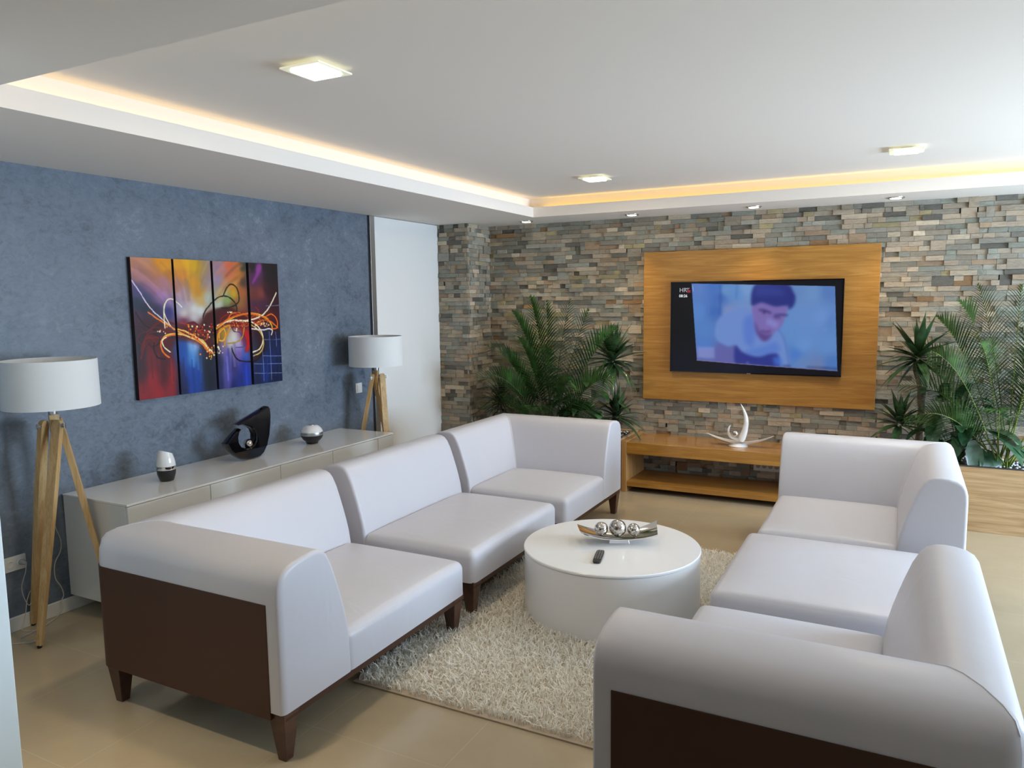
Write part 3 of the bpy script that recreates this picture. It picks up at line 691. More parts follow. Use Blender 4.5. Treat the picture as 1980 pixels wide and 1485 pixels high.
# ------------------------------------------------------------------ painted pictures as colour grids
def homog(src):
    """homography from 4 corners TL,TR,BR,BL to the unit square"""
    A_, B_ = [], []
    for (x, y), (u, v) in zip(src, ((0, 0), (1, 0), (1, 1), (0, 1))):
        A_.append([x, y, 1, 0, 0, 0, -u*x, -u*y]); B_.append(u); A_.append([0, 0, 0, x, y, 1, -v*x, -v*y]); B_.append(v)
    h = np.linalg.solve(np.array(A_, float), np.array(B_, float)); Hm = np.append(h, 1).reshape(3, 3)
    def f(P):
        P = np.atleast_2d(np.array(P, float)); q = np.c_[P, np.ones(len(P))]@Hm.T; return q[:, :2]/q[:, 2:]
    return f
class Paint:
    def __init__(s, W, H, src, aspect):
        s.W, s.H = W, H; s.f = homog(src); s.asp = aspect
        s.U, s.V = np.meshgrid((np.arange(W)+.5)/W, (np.arange(H)+.5)/H); s.img = np.zeros((H, W, 3))
    vs = 1
    def cloud(s, pts, power=3.2, mask=None, soft=2e-4):
        q = s.f([p[:2] for p in pts]); num = np.zeros((s.H, s.W, 3)); den = np.zeros((s.H, s.W, 1))
        for (u, v), p in zip(q, pts):
            w = 1/((((s.U-u)*s.asp)**2+((s.V-v)*(s.vs if v > .6 else 1))**2+soft)**(power/2)); num += w[..., None]*np.array(p[2:5])/255.; den += w[..., None]
        c = num/den
        s.img = c if mask is None else s.img*(1-mask[..., None])+c*mask[..., None]
    def poly(s, pts, col, soft=.004, alpha=1, smooth=True):
        q = s.f(pts)
        if smooth: q = smooth_line(q, 6, True)
        inside = np.zeros((s.H, s.W), bool); n = len(q); dist = np.full((s.H, s.W), 9.)
        for i in range(n):
            (x0, y0), (x1, y1) = q[i], q[(i+1) % n]
            c = ((y0 > s.V) != (y1 > s.V)); 
            with np.errstate(divide='ignore', invalid='ignore'): xi = (x1-x0)*(s.V-y0)/(y1-y0)+x0
            inside ^= (c & (s.U < xi))
            dist = np.minimum(dist, s.seg(x0, y0, x1, y1))
        a = np.clip(.5+np.where(inside, dist, -dist)/(2*soft), 0, 1)*alpha
        s.img = s.img*(1-a[..., None])+np.array(col)/255.*a[..., None]
        return a
    def seg(s, x0, y0, x1, y1):
        dx, dy = (x1-x0)*s.asp, y1-y0; px_, py_ = (s.U-x0)*s.asp, s.V-y0; t = np.clip((px_*dx+py_*dy)/(dx*dx+dy*dy+1e-12), 0, 1)
        return np.hypot(px_-t*dx, py_-t*dy)
    def stroke(s, pts, col, w=.004, alpha=1, col2=None, soft=.0025):
        q = smooth_line(s.f(pts), 7); best = np.full((s.H, s.W), 9.); tt = np.zeros((s.H, s.W))
        for i in range(len(q)-1):
            d = s.seg(*q[i], *q[i+1]); m = d < best; best[m] = d[m]; tt[m] = i/len(q)
        a = np.clip((w-best)/soft+.5, 0, 1)*alpha; c = np.array(col)/255.
        c = c if col2 is None else c*(1-tt[..., None])+np.array(col2)/255.*tt[..., None]
        s.img = s.img*(1-a[..., None])+c*a[..., None]
    def dot(s, x, y, r, col):
        (u, v), = s.f([(x, y)]); a = np.clip((r-np.hypot((s.U-u)*s.asp, s.V-v))/.003+.5, 0, 1)
        s.img = s.img*(1-a[..., None])+np.array(col)/255.*a[..., None]
    def lin(s):
        c = np.clip(s.img, 0, 1); return np.where(c <= .04045, c/12.92, ((c+.055)/1.055)**2.4)
def blur(a, r, times=1):
    for _ in range(times):
        for ax in (0, 1):
            p = np.pad(a, [(r, r) if i == ax else (0, 0) for i in range(3)], mode='edge'); c = np.cumsum(p, axis=ax); n = 2*r+1
            z = np.zeros_like(np.take(c, [0], axis=ax)); c = np.concatenate([z, c], axis=ax)
            a = (np.take(c, range(n, c.shape[ax]), axis=ax)-np.take(c, range(0, c.shape[ax]-n), axis=ax))/n
    return a
def color_sheet(name, P, u0, u1, v0, v1, place, m, parent, n, k):
    """grid sheet whose points carry the painting's colour"""
    us, vs = np.linspace(u0, u1, n), np.linspace(v0, v1, k); L = P.lin(); V = []; C = []
    for v in vs:
        for u in us:
            V.append(place((u-u0)/(u1-u0), (v-v0)/(v1-v0)))
            C.append(L[min(P.H-1, max(0, int(v*P.H))), min(P.W-1, max(0, int(u*P.W)))])
    F_ = [(j*n+i, j*n+i+1, (j+1)*n+i+1, (j+1)*n+i) for j in range(k-1) for i in range(n-1)]
    me = bpy.data.meshes.new(name); me.from_pydata([tuple(p) for p in V], [], F_); me.materials.append(m)
    a = me.color_attributes.new('paint', 'FLOAT_COLOR', 'POINT'); a.data.foreach_set('color', np.c_[np.array(C), np.ones(len(C))].astype(np.float32).ravel())
    me.transform(Matrix.Translation(-world_loc(parent))); return link(bpy.data.objects.new(name, me), parent)
def canvas_painting():
    P = Paint(400, 300, [(105, 82), (1515, 152), (1570, 1270), (195, 1452)], 1.36)
    bg = [(130, 120, 200, 140, 110), (250, 120, 205, 150, 120), (400, 110, 235, 160, 20), (450, 180, 235, 170, 20), (330, 250, 205, 135, 80), (200, 260, 180, 130, 130), (480, 250, 200, 130, 60),
          (420, 330, 190, 140, 170), (300, 380, 165, 120, 150), (180, 420, 90, 80, 130), (250, 470, 70, 80, 120), (170, 520, 40, 60, 80), (240, 560, 30, 45, 65), (400, 450, 180, 140, 190), (480, 500, 150, 130, 175),
          (470, 610, 60, 60, 130), (350, 600, 60, 55, 90), (180, 650, 90, 45, 85), (240, 720, 70, 25, 40), (350, 760, 70, 20, 25), (200, 850, 60, 28, 45), (300, 850, 110, 25, 30), (450, 850, 120, 30, 25), (200, 980, 45, 40, 55),
          (220, 1150, 70, 35, 45), (300, 1060, 130, 35, 45), (320, 1250, 165, 35, 45), (240, 1400, 150, 30, 40), (430, 1080, 90, 30, 40), (440, 1200, 85, 25, 35), (500, 1200, 165, 40, 45), (500, 1350, 160, 35, 45), (380, 1400, 170, 35, 45),
          (560, 150, 235, 170, 40), (640, 130, 240, 185, 10), (720, 170, 225, 180, 20), (600, 260, 225, 150, 60), (720, 330, 220, 160, 40), (760, 420, 215, 155, 50), (780, 500, 220, 180, 110), (820, 200, 190, 160, 90), (850, 300, 170, 150, 150), (860, 150, 175, 150, 150),
          (560, 340, 190, 140, 130), (600, 430, 200, 170, 190), (660, 500, 205, 185, 195), (580, 560, 180, 175, 200), (720, 580, 225, 225, 220), (780, 600, 225, 230, 225), (850, 480, 190, 200, 190), (620, 620, 225, 215, 205), (720, 660, 215, 210, 210),
          (620, 700, 130, 60, 90), (700, 760, 110, 20, 25), (620, 780, 120, 20, 20), (820, 740, 70, 15, 15), (850, 700, 160, 70, 40), (900, 800, 40, 15, 15), (600, 900, 45, 90, 170), (620, 1000, 30, 95, 180), (700, 940, 150, 190, 235), (740, 900, 200, 215, 240), (700, 1060, 80, 150, 215),
          (790, 1000, 40, 60, 90), (680, 1200, 25, 85, 180), (740, 1200, 30, 80, 170), (700, 1340, 30, 80, 170), (620, 1250, 25, 40, 95), (850, 1120, 30, 40, 55), (880, 1250, 22, 35, 50), (620, 1370, 20, 35, 75), (880, 960, 30, 25, 35),
          (930, 180, 170, 140, 160), (980, 180, 190, 150, 160), (940, 300, 165, 150, 185), (1050, 160, 225, 120, 80), (1130, 160, 225, 130, 75), (1050, 250, 225, 120, 85), (1150, 260, 225, 145, 60), (1190, 180, 60, 75, 65), (1190, 320, 90, 70, 60),
          (1000, 330, 190, 150, 140), (1090, 350, 225, 150, 70), (1100, 430, 215, 180, 40), (1170, 420, 190, 110, 60), (990, 430, 190, 200, 170), (1040, 500, 150, 180, 110), (950, 530, 200, 210, 195), (1150, 520, 170, 120, 70), (1090, 560, 130, 90, 50),
          (1040, 620, 60, 20, 20), (1100, 700, 130, 20, 20), (1180, 680, 140, 30, 20), (980, 700, 110, 20, 20), (1000, 820, 200, 150, 40), (950, 860, 160, 110, 40), (1100, 860, 230, 230, 215), (1060, 900, 220, 215, 200), (1150, 920, 215, 200, 225), (1010, 940, 150, 130, 170),
          (1200, 850, 140, 30, 40), (1230, 880, 190, 30, 40), (1210, 1000, 70, 120, 205), (1150, 1000, 130, 100, 180), (1040, 1020, 110, 100, 185), (1040, 1150, 120, 120, 200), (1040, 1270, 110, 100, 180), (1100, 1150, 65, 60, 130), (960, 1100, 35, 40, 70), (970, 1280, 35, 40, 90),
          (1200, 1120, 40, 60, 160), (1220, 1200, 35, 70, 175), (1150, 1280, 30, 55, 140), (1100, 1320, 25, 40, 110), (1280, 180, 28, 20, 32), (1290, 300, 100, 50, 105), (1330, 200, 140, 70, 140), (1400, 180, 32, 22, 34), (1480, 200, 28, 20, 28), (1450, 300, 35, 24, 36),
          (1300, 450, 130, 65, 60), (1360, 430, 150, 80, 70), (1420, 400, 70, 28, 42), (1300, 540, 95, 50, 80), (1380, 540, 90, 50, 75), (1480, 420, 60, 22, 30), (1490, 560, 70, 22, 36), (1450, 650, 110, 30, 30), (1500, 700, 90, 25, 40), (1500, 800, 55, 22, 45), (1330, 720, 150, 30, 20),
          (1330, 850, 40, 38, 55), (1300, 950, 60, 55, 75), (1400, 880, 28, 32, 65), (1450, 920, 25, 42, 90), (1520, 900, 28, 42, 95), (1330, 1080, 28, 45, 90), (1450, 1080, 28, 55, 120), (1540, 1100, 22, 38, 80), (1380, 1180, 25, 60, 135), (1500, 1220, 20, 35, 75), (1340, 1260, 24, 40, 80)]
    P.vs = .55; P.cloud(bg, 3.6, soft=9e-4)
    R0 = np.random.default_rng(11)
    for _ in range(70):      # soft rays in the upper half, drips below
        x = R0.uniform(120, 1180); y = R0.uniform(110, 420); q = P.f([(x, y)])[0]; c = P.img[min(P.H-1, max(0, int(q[1]*P.H))), min(P.W-1, max(0, int(q[0]*P.W)))]*255*R0.uniform(.8, 1.25)
        dx = (700-x)*.35; P.stroke([(x-dx*.5, y-70), (x+dx*.2, y), (x+dx*.9, y+110)], np.clip(c, 0, 255), R0.uniform(.006, .02), .28, soft=.02)
    for _ in range(60):
        x = R0.uniform(170, 1560); y = R0.uniform(1000, 1330); q = P.f([(x, y)])[0]; c = P.img[min(P.H-1, max(0, int(q[1]*P.H))), min(P.W-1, max(0, int(q[0]*P.W)))]*255*R0.uniform(.6, 1.5)
        P.stroke([(x-6, y-110), (x, y), (x+6, y+110)], np.clip(c, 0, 255), R0.uniform(.003, .012), .4, soft=.01)
    P.poly([(820, 640), (900, 590), (1000, 565), (1080, 575), (1150, 620), (1240, 680), (1330, 760), (1395, 880), (1390, 980), (1330, 1060), (1290, 1080), (1330, 960), (1330, 850), (1240, 740), (1120, 690), (980, 700), (880, 760), (800, 760)], (75, 18, 18), .012, .8)
    P.poly([(1000, 600), (1080, 590), (1160, 640), (1230, 720), (1180, 770), (1080, 760), (1000, 720), (960, 660)], (120, 20, 18), .02, .6)
    P.poly([(1170, 760), (1240, 800), (1260, 900), (1240, 980), (1205, 990), (1225, 900), (1200, 830)], (205, 30, 35), .006, .85)
    P.poly([(1320, 170), (1350, 150), (1365, 180), (1350, 230), (1320, 290), (1285, 340), (1275, 320), (1310, 240)], (170, 80, 170), .01, .7)
    P.poly([(550, 730), (640, 740), (760, 740), (860, 800), (900, 900), (890, 1030), (850, 1040), (790, 940), (680, 890), (560, 860)], (110, 22, 16), .02, .75)
    P.poly([(230, 800), (380, 790), (520, 820), (540, 900), (470, 960), (360, 1000), (280, 940)], (95, 20, 20), .02, .5)
    for q, c, w in (([(160, 610), (210, 690), (290, 760), (430, 800)], (30, 15, 20), .006), ([(280, 940), (360, 900), (280, 820), (390, 700), (520, 720)], (115, 25, 25), .009), ([(340, 900), (330, 960), (370, 1040), (440, 1055)], (25, 12, 16), .006),
                    ([(215, 980), (250, 870), (400, 780), (520, 800)], (125, 25, 25), .008), ([(210, 1050), (240, 930), (260, 860), (400, 850)], (130, 25, 30), .007), ([(660, 720), (720, 710), (770, 760), (820, 840)], (110, 15, 20), .009),
                    ([(160, 640), (190, 740), (260, 790), (400, 820), (540, 860)], (70, 35, 60), .010)): P.stroke(q, c, w, .85)
    P.stroke([(800, 670), (830, 590), (920, 490), (1000, 455), (1070, 480), (1120, 540), (1130, 600)], (20, 28, 18), .0055)
    P.stroke([(1000, 450), (1030, 380), (1070, 345), (1120, 370), (1145, 440), (1140, 520), (1060, 565), (980, 570)], (24, 34, 18), .0055)
    P.stroke([(1080, 960), (1130, 1060), (1230, 1085), (1320, 1075), (1390, 980)], (22, 14, 30), .006)
    P.stroke([(1150, 800), (1200, 870), (1195, 940), (1120, 950)], (70, 90, 160), .004)
    Wt, Ye, Or = (250, 238, 205), (245, 190, 60), (240, 130, 20)
    for cx, cy, n, cols in ((300, 850, 9, [(120, 25, 25), (60, 20, 40), (30, 18, 26)]), (700, 800, 12, [(200, 60, 20), (120, 20, 20), (40, 12, 16), (235, 120, 30)]), (1130, 690, 16, [(190, 40, 20), (235, 130, 30), (90, 15, 15)]), (1340, 720, 10, [(170, 35, 30), (235, 140, 40)])):
        for _ in range(n):
            a = R0.uniform(0, 6.28); r = R0.uniform(30, 110); x, y = cx+R0.normal()*70, cy+R0.normal()*30
            P.stroke([(x+r*math.cos(a+k*.7)*(1-.1*k), y+r*.6*math.sin(a+k*.7)) for k in range(5)], cols[R0.integers(len(cols))], R0.uniform(.002, .0045), .85)
    P.stroke([(120, 300), (200, 420), (300, 570), (430, 690), (540, 780), (700, 860), (800, 900)], (215, 200, 235), .0045, 1, (250, 240, 200))
    P.stroke([(280, 610), (380, 680), (480, 740), (620, 820), (760, 890), (880, 980)], Or, .0055, 1, Ye)
    P.stroke([(440, 760), (430, 600), (455, 500), (510, 485), (560, 520), (600, 560)], Wt, .004)
    P.stroke([(490, 740), (440, 640), (430, 560), (450, 510)], Wt, .004)
    P.stroke([(400, 890), (450, 830), (560, 815), (680, 850), (800, 900), (900, 1000)], Ye, .0055, 1, Wt)
    P.stroke([(480, 1040), (420, 990), (400, 910), (440, 850), (540, 820)], Or, .006); P.stroke([(490, 990), (430, 940), (410, 880), (450, 850)], Wt, .0045)
    P.stroke([(560, 770), (650, 800), (740, 850), (820, 900), (850, 960)], (250, 210, 120), .006)
    P.stroke([(700, 840), (780, 900), (850, 980), (890, 1000)], Or, .006); P.stroke([(930, 770), (1030, 700), (1150, 640), (1290, 625), (1400, 660), (1460, 730), (1470, 790)], Ye, .006)
    P.stroke([(940, 740), (1080, 690), (1220, 690), (1340, 660), (1430, 580), (1505, 430)], Wt, .0055)
    P.stroke([(930, 760), (1060, 670), (1200, 630), (1330, 640), (1450, 700), (1520, 760)], Or, .006); P.stroke([(1400, 660), (1460, 630), (1510, 680), (1515, 760), (1460, 770)], Or, .005)
    P.stroke([(1090, 690), (1250, 700), (1340, 760), (1380, 860), (1350, 960), (1270, 1000)], Wt, .0055); P.stroke([(1250, 720), (1350, 800), (1385, 900), (1360, 990), (1290, 1030)], (225, 200, 120), .005)
    P.stroke([(960, 860), (960, 810), (1000, 770), (1020, 820), (1000, 880), (960, 880)], Ye, .006); P.stroke([(940, 900), (960, 790), (1060, 740), (1020, 860), (1010, 930)], (225, 160, 30), .007)
    P.stroke([(1200, 760), (1180, 850), (1120, 900), (1040, 910)], (190, 160, 50), .0055); P.stroke([(1270, 770), (1380, 780), (1440, 770), (1470, 790), (1460, 830)], (235, 225, 225), .005)
    for a, b in (((1300, 1105), (1565, 1105)), ((1300, 1195), (1568, 1195)), ((1380, 1030), (1560, 1030)), ((1390, 873), (1550, 873)), ((1375, 980), (1390, 1270)), ((1440, 800), (1465, 1260)), ((1410, 550), (1540, 545)), ((1500, 800), (1510, 940))):
        P.stroke([a, ((a[0]+b[0])/2+3, (a[1]+b[1])/2+2), b], (150, 165, 205), .0028, .75)
    R_ = np.random.default_rng(3)
    for (cx, cy, sx_, sy_, n, cols) in ((400, 800, 35, 25, 7, [Wt, Wt, (235, 150, 60)]), (720, 800, 70, 40, 26, [Wt, Or, Ye, (230, 60, 30)]), (860, 970, 45, 45, 26, [Wt, Ye, Or]), (960, 1000, 35, 40, 12, [Wt]), (1130, 720, 90, 28, 34, [Wt, Or, (230, 60, 40)]), (1350, 720, 60, 40, 18, [Wt, Or]), (860, 800, 40, 60, 22, [Or, (200, 40, 20), Wt]), (1040, 610, 30, 6, 5, [Wt])):
        for _ in range(n): P.dot(cx+R_.normal()*sx_*.8, cy+R_.normal()*sy_*.8, R_.uniform(.004, .008), cols[R_.integers(len(cols))])
    P.img = np.clip(P.img, 0, 1)**1.22
    ys = [(-3.692, -3.420), (-3.404, -3.132), (-3.114, -2.839), (-2.816, -2.551)]; y0, y1 = ys[0][0], ys[-1][1]
    m = attr_mat('oil_paint', 'paint', .35); names = ['leftmost abstract canvas, orange and red, of the four on the blue wall', 'second canvas from the left, yellow above and bright blue below', 'third canvas from the left, with the white eye-like swirl', 'rightmost dark canvas with a pale grid and purple streak']
    for (a, b), lb in zip(ys, names):
        t = thing('canvas', lb, 'painting', (0, (a+b)/2, 1.089), 'four-part abstract painting')
        MB().box(.002, .029, a, b, 1.089, 1.914).build('stretcher', mat('black_canvas_edge', (.012, .008, .012), .6), t)
        color_sheet('painted_face', P, (a-y0)/(y1-y0), (b-y0)/(y1-y0), 0, 1, lambda u, v, a=a, b=b: (.030, a+u*(b-a), 1.914-v*.825), m, t, 92, 276)
canvas_painting()
# ------------------------------------------------------------------ television wall
PX0, PX1, PZ0, PZ1 = 1.906, 3.784, .748, 2.042
o = MB().box(PX0, PX1, -.052, -.03, PZ0, PZ1).build('wall_panel', M['oak'], bevel=.002); tag(grounded(o, (2.84, -.04, PZ0)), 'large oak wood panel on the stone wall behind the television', 'wood panel')
def tv():
    x0, x1, z0, z1, yf = 2.163, 3.536, 1.005, 1.778, -.10
    t = thing('television', 'wide flat television on the oak panel showing a blue-toned picture of a person', 'television', ((x0+x1)/2, -.052, z0))
    MB().box(x0, x1, yf+.003, -.053, z0, z1).build('housing', mat('tv_housing', (.10, .10, .105), .3, metal=.6), t, bevel=.003)
    # TL TR BR BL of the whole set in the enlarged crop (5.5x, from 1280,530)
    P = Paint(380, 214, [(100, 92), (1945, 35), (1902, 1088), (80, 1040)], 1.776)
    P.img[:] = np.array((10, 10, 13))/255.
    P.cloud([(200, 300, 12, 11, 14), (200, 600, 10, 10, 13), (200, 900, 15, 17, 28), (700, 1000, 15, 18, 34), (1500, 1060, 12, 13, 22), (1880, 500, 12, 11, 14), (1000, 75, 9, 9, 12)], 2)
    keep = P.img.copy()
    P.cloud([(380, 160, 95, 145, 200), (560, 140, 75, 130, 195), (620, 250, 70, 120, 185), (380, 400, 90, 150, 205), (580, 400, 65, 120, 185), (450, 600, 85, 145, 200), (450, 760, 80, 140, 200), (680, 180, 105, 165, 205), (800, 200, 100, 160, 205), (900, 160, 120, 175, 210), (700, 400, 125, 160, 195), (850, 420, 125, 165, 200),
             (1450, 180, 105, 155, 195), (1600, 200, 110, 165, 200), (1780, 180, 90, 140, 190), (1500, 450, 105, 160, 205), (1700, 450, 110, 165, 210), (1800, 500, 95, 150, 200), (1500, 750, 105, 165, 210), (1750, 750, 100, 160, 205), (1500, 930, 105, 150, 190), (1800, 950, 80, 135, 190), (1350, 600, 100, 160, 205),
             (450, 870, 100, 130, 180), (600, 880, 90, 110, 165), (700, 900, 85, 100, 155), (420, 930, 90, 115, 165), (1420, 850, 80, 140, 200), (1650, 960, 110, 145, 180)], 3)
    P.poly([(560, 640), (590, 500), (700, 400), (880, 350), (960, 420), (1000, 560), (1120, 700), (1240, 590), (1300, 700), (1340, 830), (1350, 960), (1250, 960), (1150, 850), (1000, 880), (860, 830), (770, 760), (700, 770), (600, 720)], (112, 158, 208), .012, 1)      # shirt
    P.poly([(880, 470), (960, 440), (990, 600), (960, 760), (880, 720), (860, 580)], (85, 130, 205), .03, .7)
    P.poly([(1080, 760), (1200, 720), (1250, 800), (1150, 860), (1000, 870), (880, 830), (960, 790)], (80, 130, 205), .03, .6)
    P.poly([(600, 740), (700, 780), (775, 790), (775, 950), (560, 930), (560, 850)], (100, 112, 170), .01, .9)
    P.poly([(775, 760), (850, 830), (960, 870), (1050, 875), (1150, 845), (1230, 850), (1240, 930), (1220, 985), (900, 960), (775, 950)], (48, 62, 140), .012, 1)
    P.poly([(1180, 890), (1250, 880), (1270, 950), (1200, 960)], (70, 125, 205), .02, .8)
    P.poly([(960, 330), (970, 470), (990, 580), (1030, 670), (1080, 712), (1130, 690), (1190, 620), (1260, 560), (1310, 450), (1330, 330), (1200, 290), (1050, 270)], (125, 120, 178), .008, 1)   # face
    P.poly([(990, 520), (1030, 600), (1100, 640), (1160, 640), (1130, 690), (1080, 710), (1030, 665), (1000, 610)], (80, 62, 125), .02, .75)
    P.poly([(1130, 470), (1200, 500), (1240, 520), (1210, 570), (1150, 545), (1110, 520)], (140, 155, 210), .02, .8)
    P.poly([(960, 330), (950, 220), (985, 120), (1050, 104), (1330, 106), (1395, 180), (1420, 250), (1400, 330), (1350, 370), (1330, 330), (1200, 340), (1060, 300)], (42, 56, 128), .01, 1)            # hair
    P.poly([(1000, 140), (1100, 120), (1250, 150), (1300, 220), (1150, 230), (1000, 230)], (58, 82, 155), .03, .6)
    P.stroke([(1040, 380), (1090, 385), (1150, 410)], (55, 52, 110), .012, .75); P.stroke([(1200, 435), (1260, 430), (1330, 432)], (50, 50, 110), .010, .75)
    P.dot(1085, 408, .012, (45, 42, 88)); P.stroke([(1195, 455), (1250, 462)], (55, 50, 105), .008, .7); P.stroke([(1060, 600), (1110, 612), (1150, 600)], (75, 48, 95), .008, .7); P.dot(953, 315, .008, (40, 50, 100))
    P.stroke([(620, 110), (622, 250), (615, 430)], (45, 90, 165), .008, .7); P.stroke([(800, 120), (790, 260)], (70, 130, 185), .012, .5)
    P.stroke([(1240, 590), (1300, 700), (1345, 960)], (70, 110, 170), .007, .55)
    P.poly([(372, 775), (555, 780), (558, 900), (375, 892)], (150, 170, 215), .004, .6, False)
    P.dot(1737, 585, .005, (190, 200, 235)); P.dot(905, 945, .008, (210, 215, 240))
    P.stroke([(1540, 985), (1700, 990), (1860, 1000)], (15, 22, 50), .004); P.stroke([(1280, 970), (1360, 975)], (15, 22, 50), .004)
    scr = blur(P.img, 2, 3)*np.array((1.02, .93, 1.04)); P.img = keep
    a = P.poly([(318, 106), (1842, 120), (1862, 1020), (368, 922)], (0, 0, 0), .002, 1, False); P.img = keep*(1-a[..., None])+scr*a[..., None]
    P.stroke([(330, 130), (335, 185)], (170, 190, 225), .004, .8)
    P.stroke([(368, 918), (1000, 966), (1862, 1022)], (135, 125, 175), .004, .8)
    screen = color_sheet('screen', P, 0, 1, 0, 1, lambda u, v: (x0+.001+u*(x1-x0-.002), yf, z1-.001-v*(z1-z0-.002)), attr_mat('lit_screen', 'paint', .12, emit=.62, spec=.12), t, 380, 214)
    s = MB()
    for a_, b_, c_, d_ in ((x0, x1, z0, z0+.007), (x0, x1, z1-.007, z1), (x0, x0+.007, z0, z1), (x1-.007, x1, z0, z1)): s.box(a_, b_, yf-.004, yf+.004, c_, d_)
    s.build('bezel', M['blackgloss'], t)
    for nm, txt, px, py, size, m in (('station_logo', 'HR', 1313.5, 564.8, .050, mat('logo_grey', (.1, .1, .1), .5, emit=(.38, .39, .43), estr=.7)), ('logo_letter', 'T', 1326.6, 564.8, .050, mat('logo_letter_grey', (.1, .1, .1), .5, emit=(.36, .33, .4), estr=.6)), ('clock', '08:26', 1313, 574.8, .0325, mat('clock_white', (.1, .1, .1), .5, emit=(.75, .77, .8), estr=.9))):
        cu = bpy.data.curves.new(nm, 'FONT'); cu.body = txt; cu.size = size; cu.extrude = .0003; cu.offset = size*.006
        ob = bpy.data.objects.new(nm, cu); COL.objects.link(ob); bpy.context.view_layer.update()
        me = bpy.data.meshes.new_from_object(ob.evaluated_get(bpy.context.evaluated_depsgraph_get())); bpy.data.objects.remove(ob)
        me.materials.clear(); me.materials.append(m); p = at(px, py, 1, yf-.002)
        me.transform(Matrix.Translation(p-world_loc(t))@Matrix.Rotation(PI/2, 4, 'X')); me.name = nm; link(bpy.data.objects.new(nm, me), t)
    p = at(1332, 563, 1, yf-.0022); MB().box(p.x-.015, p.x+.013, yf-.0034, yf-.0012, p.z-.013, p.z+.010).build('logo_square', mat('logo_red', (.1, .0, .0), .5, emit=(.25, .02, .05), estr=.6), t)['label'] = 'small dark red square of the station logo'
    c = (x0+x1)/2-.02; MB().box(c-.016, c+.016, yf-.0055, yf-.004, z0+.001, z0+.006).build('maker_badge', mat('badge', (.5, .5, .52), .3, metal=1), t)
tv()
# low bench
BX0, BX1, BY = 1.868, 3.83, -.52
t = thing('tv_bench', 'low oak bench with open shelf under the television', 'tv bench', ((BX0+BX1)/2, -.26, 0))
MB().box(BX0+.046, BX1-.046, BY, -.03, .333, .432).build('top', M['oak_gloss'], t, bevel=.002)
MB().box(BX0+.046, BX1-.046, BY+.004, -.03, .05, .092).build('shelf', M['oak'], t, bevel=.002)
for a in (BX0, BX1-.044): MB().box(a, a+.044, BY-.004, -.03, 0, .44).build('side_panel', M['oak_y'], t, bevel=.002)
# planters
def pebbles(name, x0, x1, y0, y1, z, label, n):
    s = MB()
    for _ in range(n):
        c = Vector((random.uniform(x0, x1), random.uniform(y0, y1), z+random.uniform(.002, .014))); r = random.uniform(.008, .015); q = [random.uniform(.7, 1.2) for _ in range(3)]; a0 = random.random()*6
        ring = []
        for la in (-PI/2, -.7, 0, .7, PI/2):
            for k in range(6):
                a = a0+k*PI/3; x, y, zz = r*q[0]*math.cos(la)*math.cos(a), r*q[1]*math.cos(la)*math.sin(a), r*.7*math.sin(la)*q[2]
                ring.append(c+Vector((x, y, zz)))
        s.add(ring, [(i*6+k, i*6+(k+1) % 6, (i+1)*6+(k+1) % 6, (i+1)*6+k) for i in range(4) for k in range(6)])
    o = s.build(name, mat(name+'_white', (.70, .72, .75), .5, var=.2, vscale=60), smooth=True, angle=180); tag(grounded(o, ((x0+x1)/2, (y0+y1)/2, z)), label, 'pebbles', kind='stuff')
def planter(x0, x1, label, m):
    t = thing('planter_box', label, 'planter', ((x0+x1)/2, -.29, 0)); z1 = .455
    s = MB(); s.box(x0, x1, -.55, -.528, 0, z1); s.build('front_board', m, t, bevel=.002)
    s = MB(); s.box(x0, x1, -.06, -.03, 0, z1); s.build('back_board', m, t, bevel=.002)
    for a, b in ((x0, x0+.022), (x1-.022, x1)): MB().box(a, b, -.528, -.06, 0, z1).build('end_board', m, t, bevel=.002)
    MB().box(x0-.001, x1+.001, -.551, -.53, z1, z1+.008).build('rim', mat('dark_rim', (.05, .045, .04), .5), t, bevel=.001)
    MB().box(x0+.022, x1-.022, -.528, -.06, .30, .43).build('soil', mat('potting_soil', (.03, .022, .016), .9, var=.5, vscale=60), t)
planter(XP+.03, 1.862, 'wooden planter box by the stone pillar behind the left sofas', M['oak_pale']); planter(3.836, XR-.05, 'pale oak planter box at the right, behind the armchair', M['oak_pale'])
pebbles('white_pebbles', XP+.07, 1.83, -.52, -.08, .43, 'white pebbles filling the planter beside the stone pillar', 420)
pebbles('white_pebbles', 3.87, 5.6, -.52, -.08, .43, 'white pebbles filling the pale oak planter on the right', 620)
t = thing('socket_strip', 'white power socket strip on the stone wall under the bench', 'socket', (2.985, -.025, .2))
MB().box(2.877, 3.10, -.045, -.02, .18, .262).build('cover_plate', M['plastic'], t, bevel=.003)
for k in range(4):
    x = 2.915+k*.05; s = MB(); s.add([Vector((x+math.cos(2*PI*j/20)*.018*f, -.0455-.003*g, .222+math.sin(2*PI*j/20)*.018*f)) for f, g in ((1, 0), (1, 1), (.8, 1), (.75, 0)) for j in range(20)], [(i+o, (i+1) % 20+o, (i+1) % 20+20+o, i+20+o) for i in range(20) for o in (0, 20, 40)]+[tuple(range(60, 80))])
    s.build('socket', M['socket'], t)
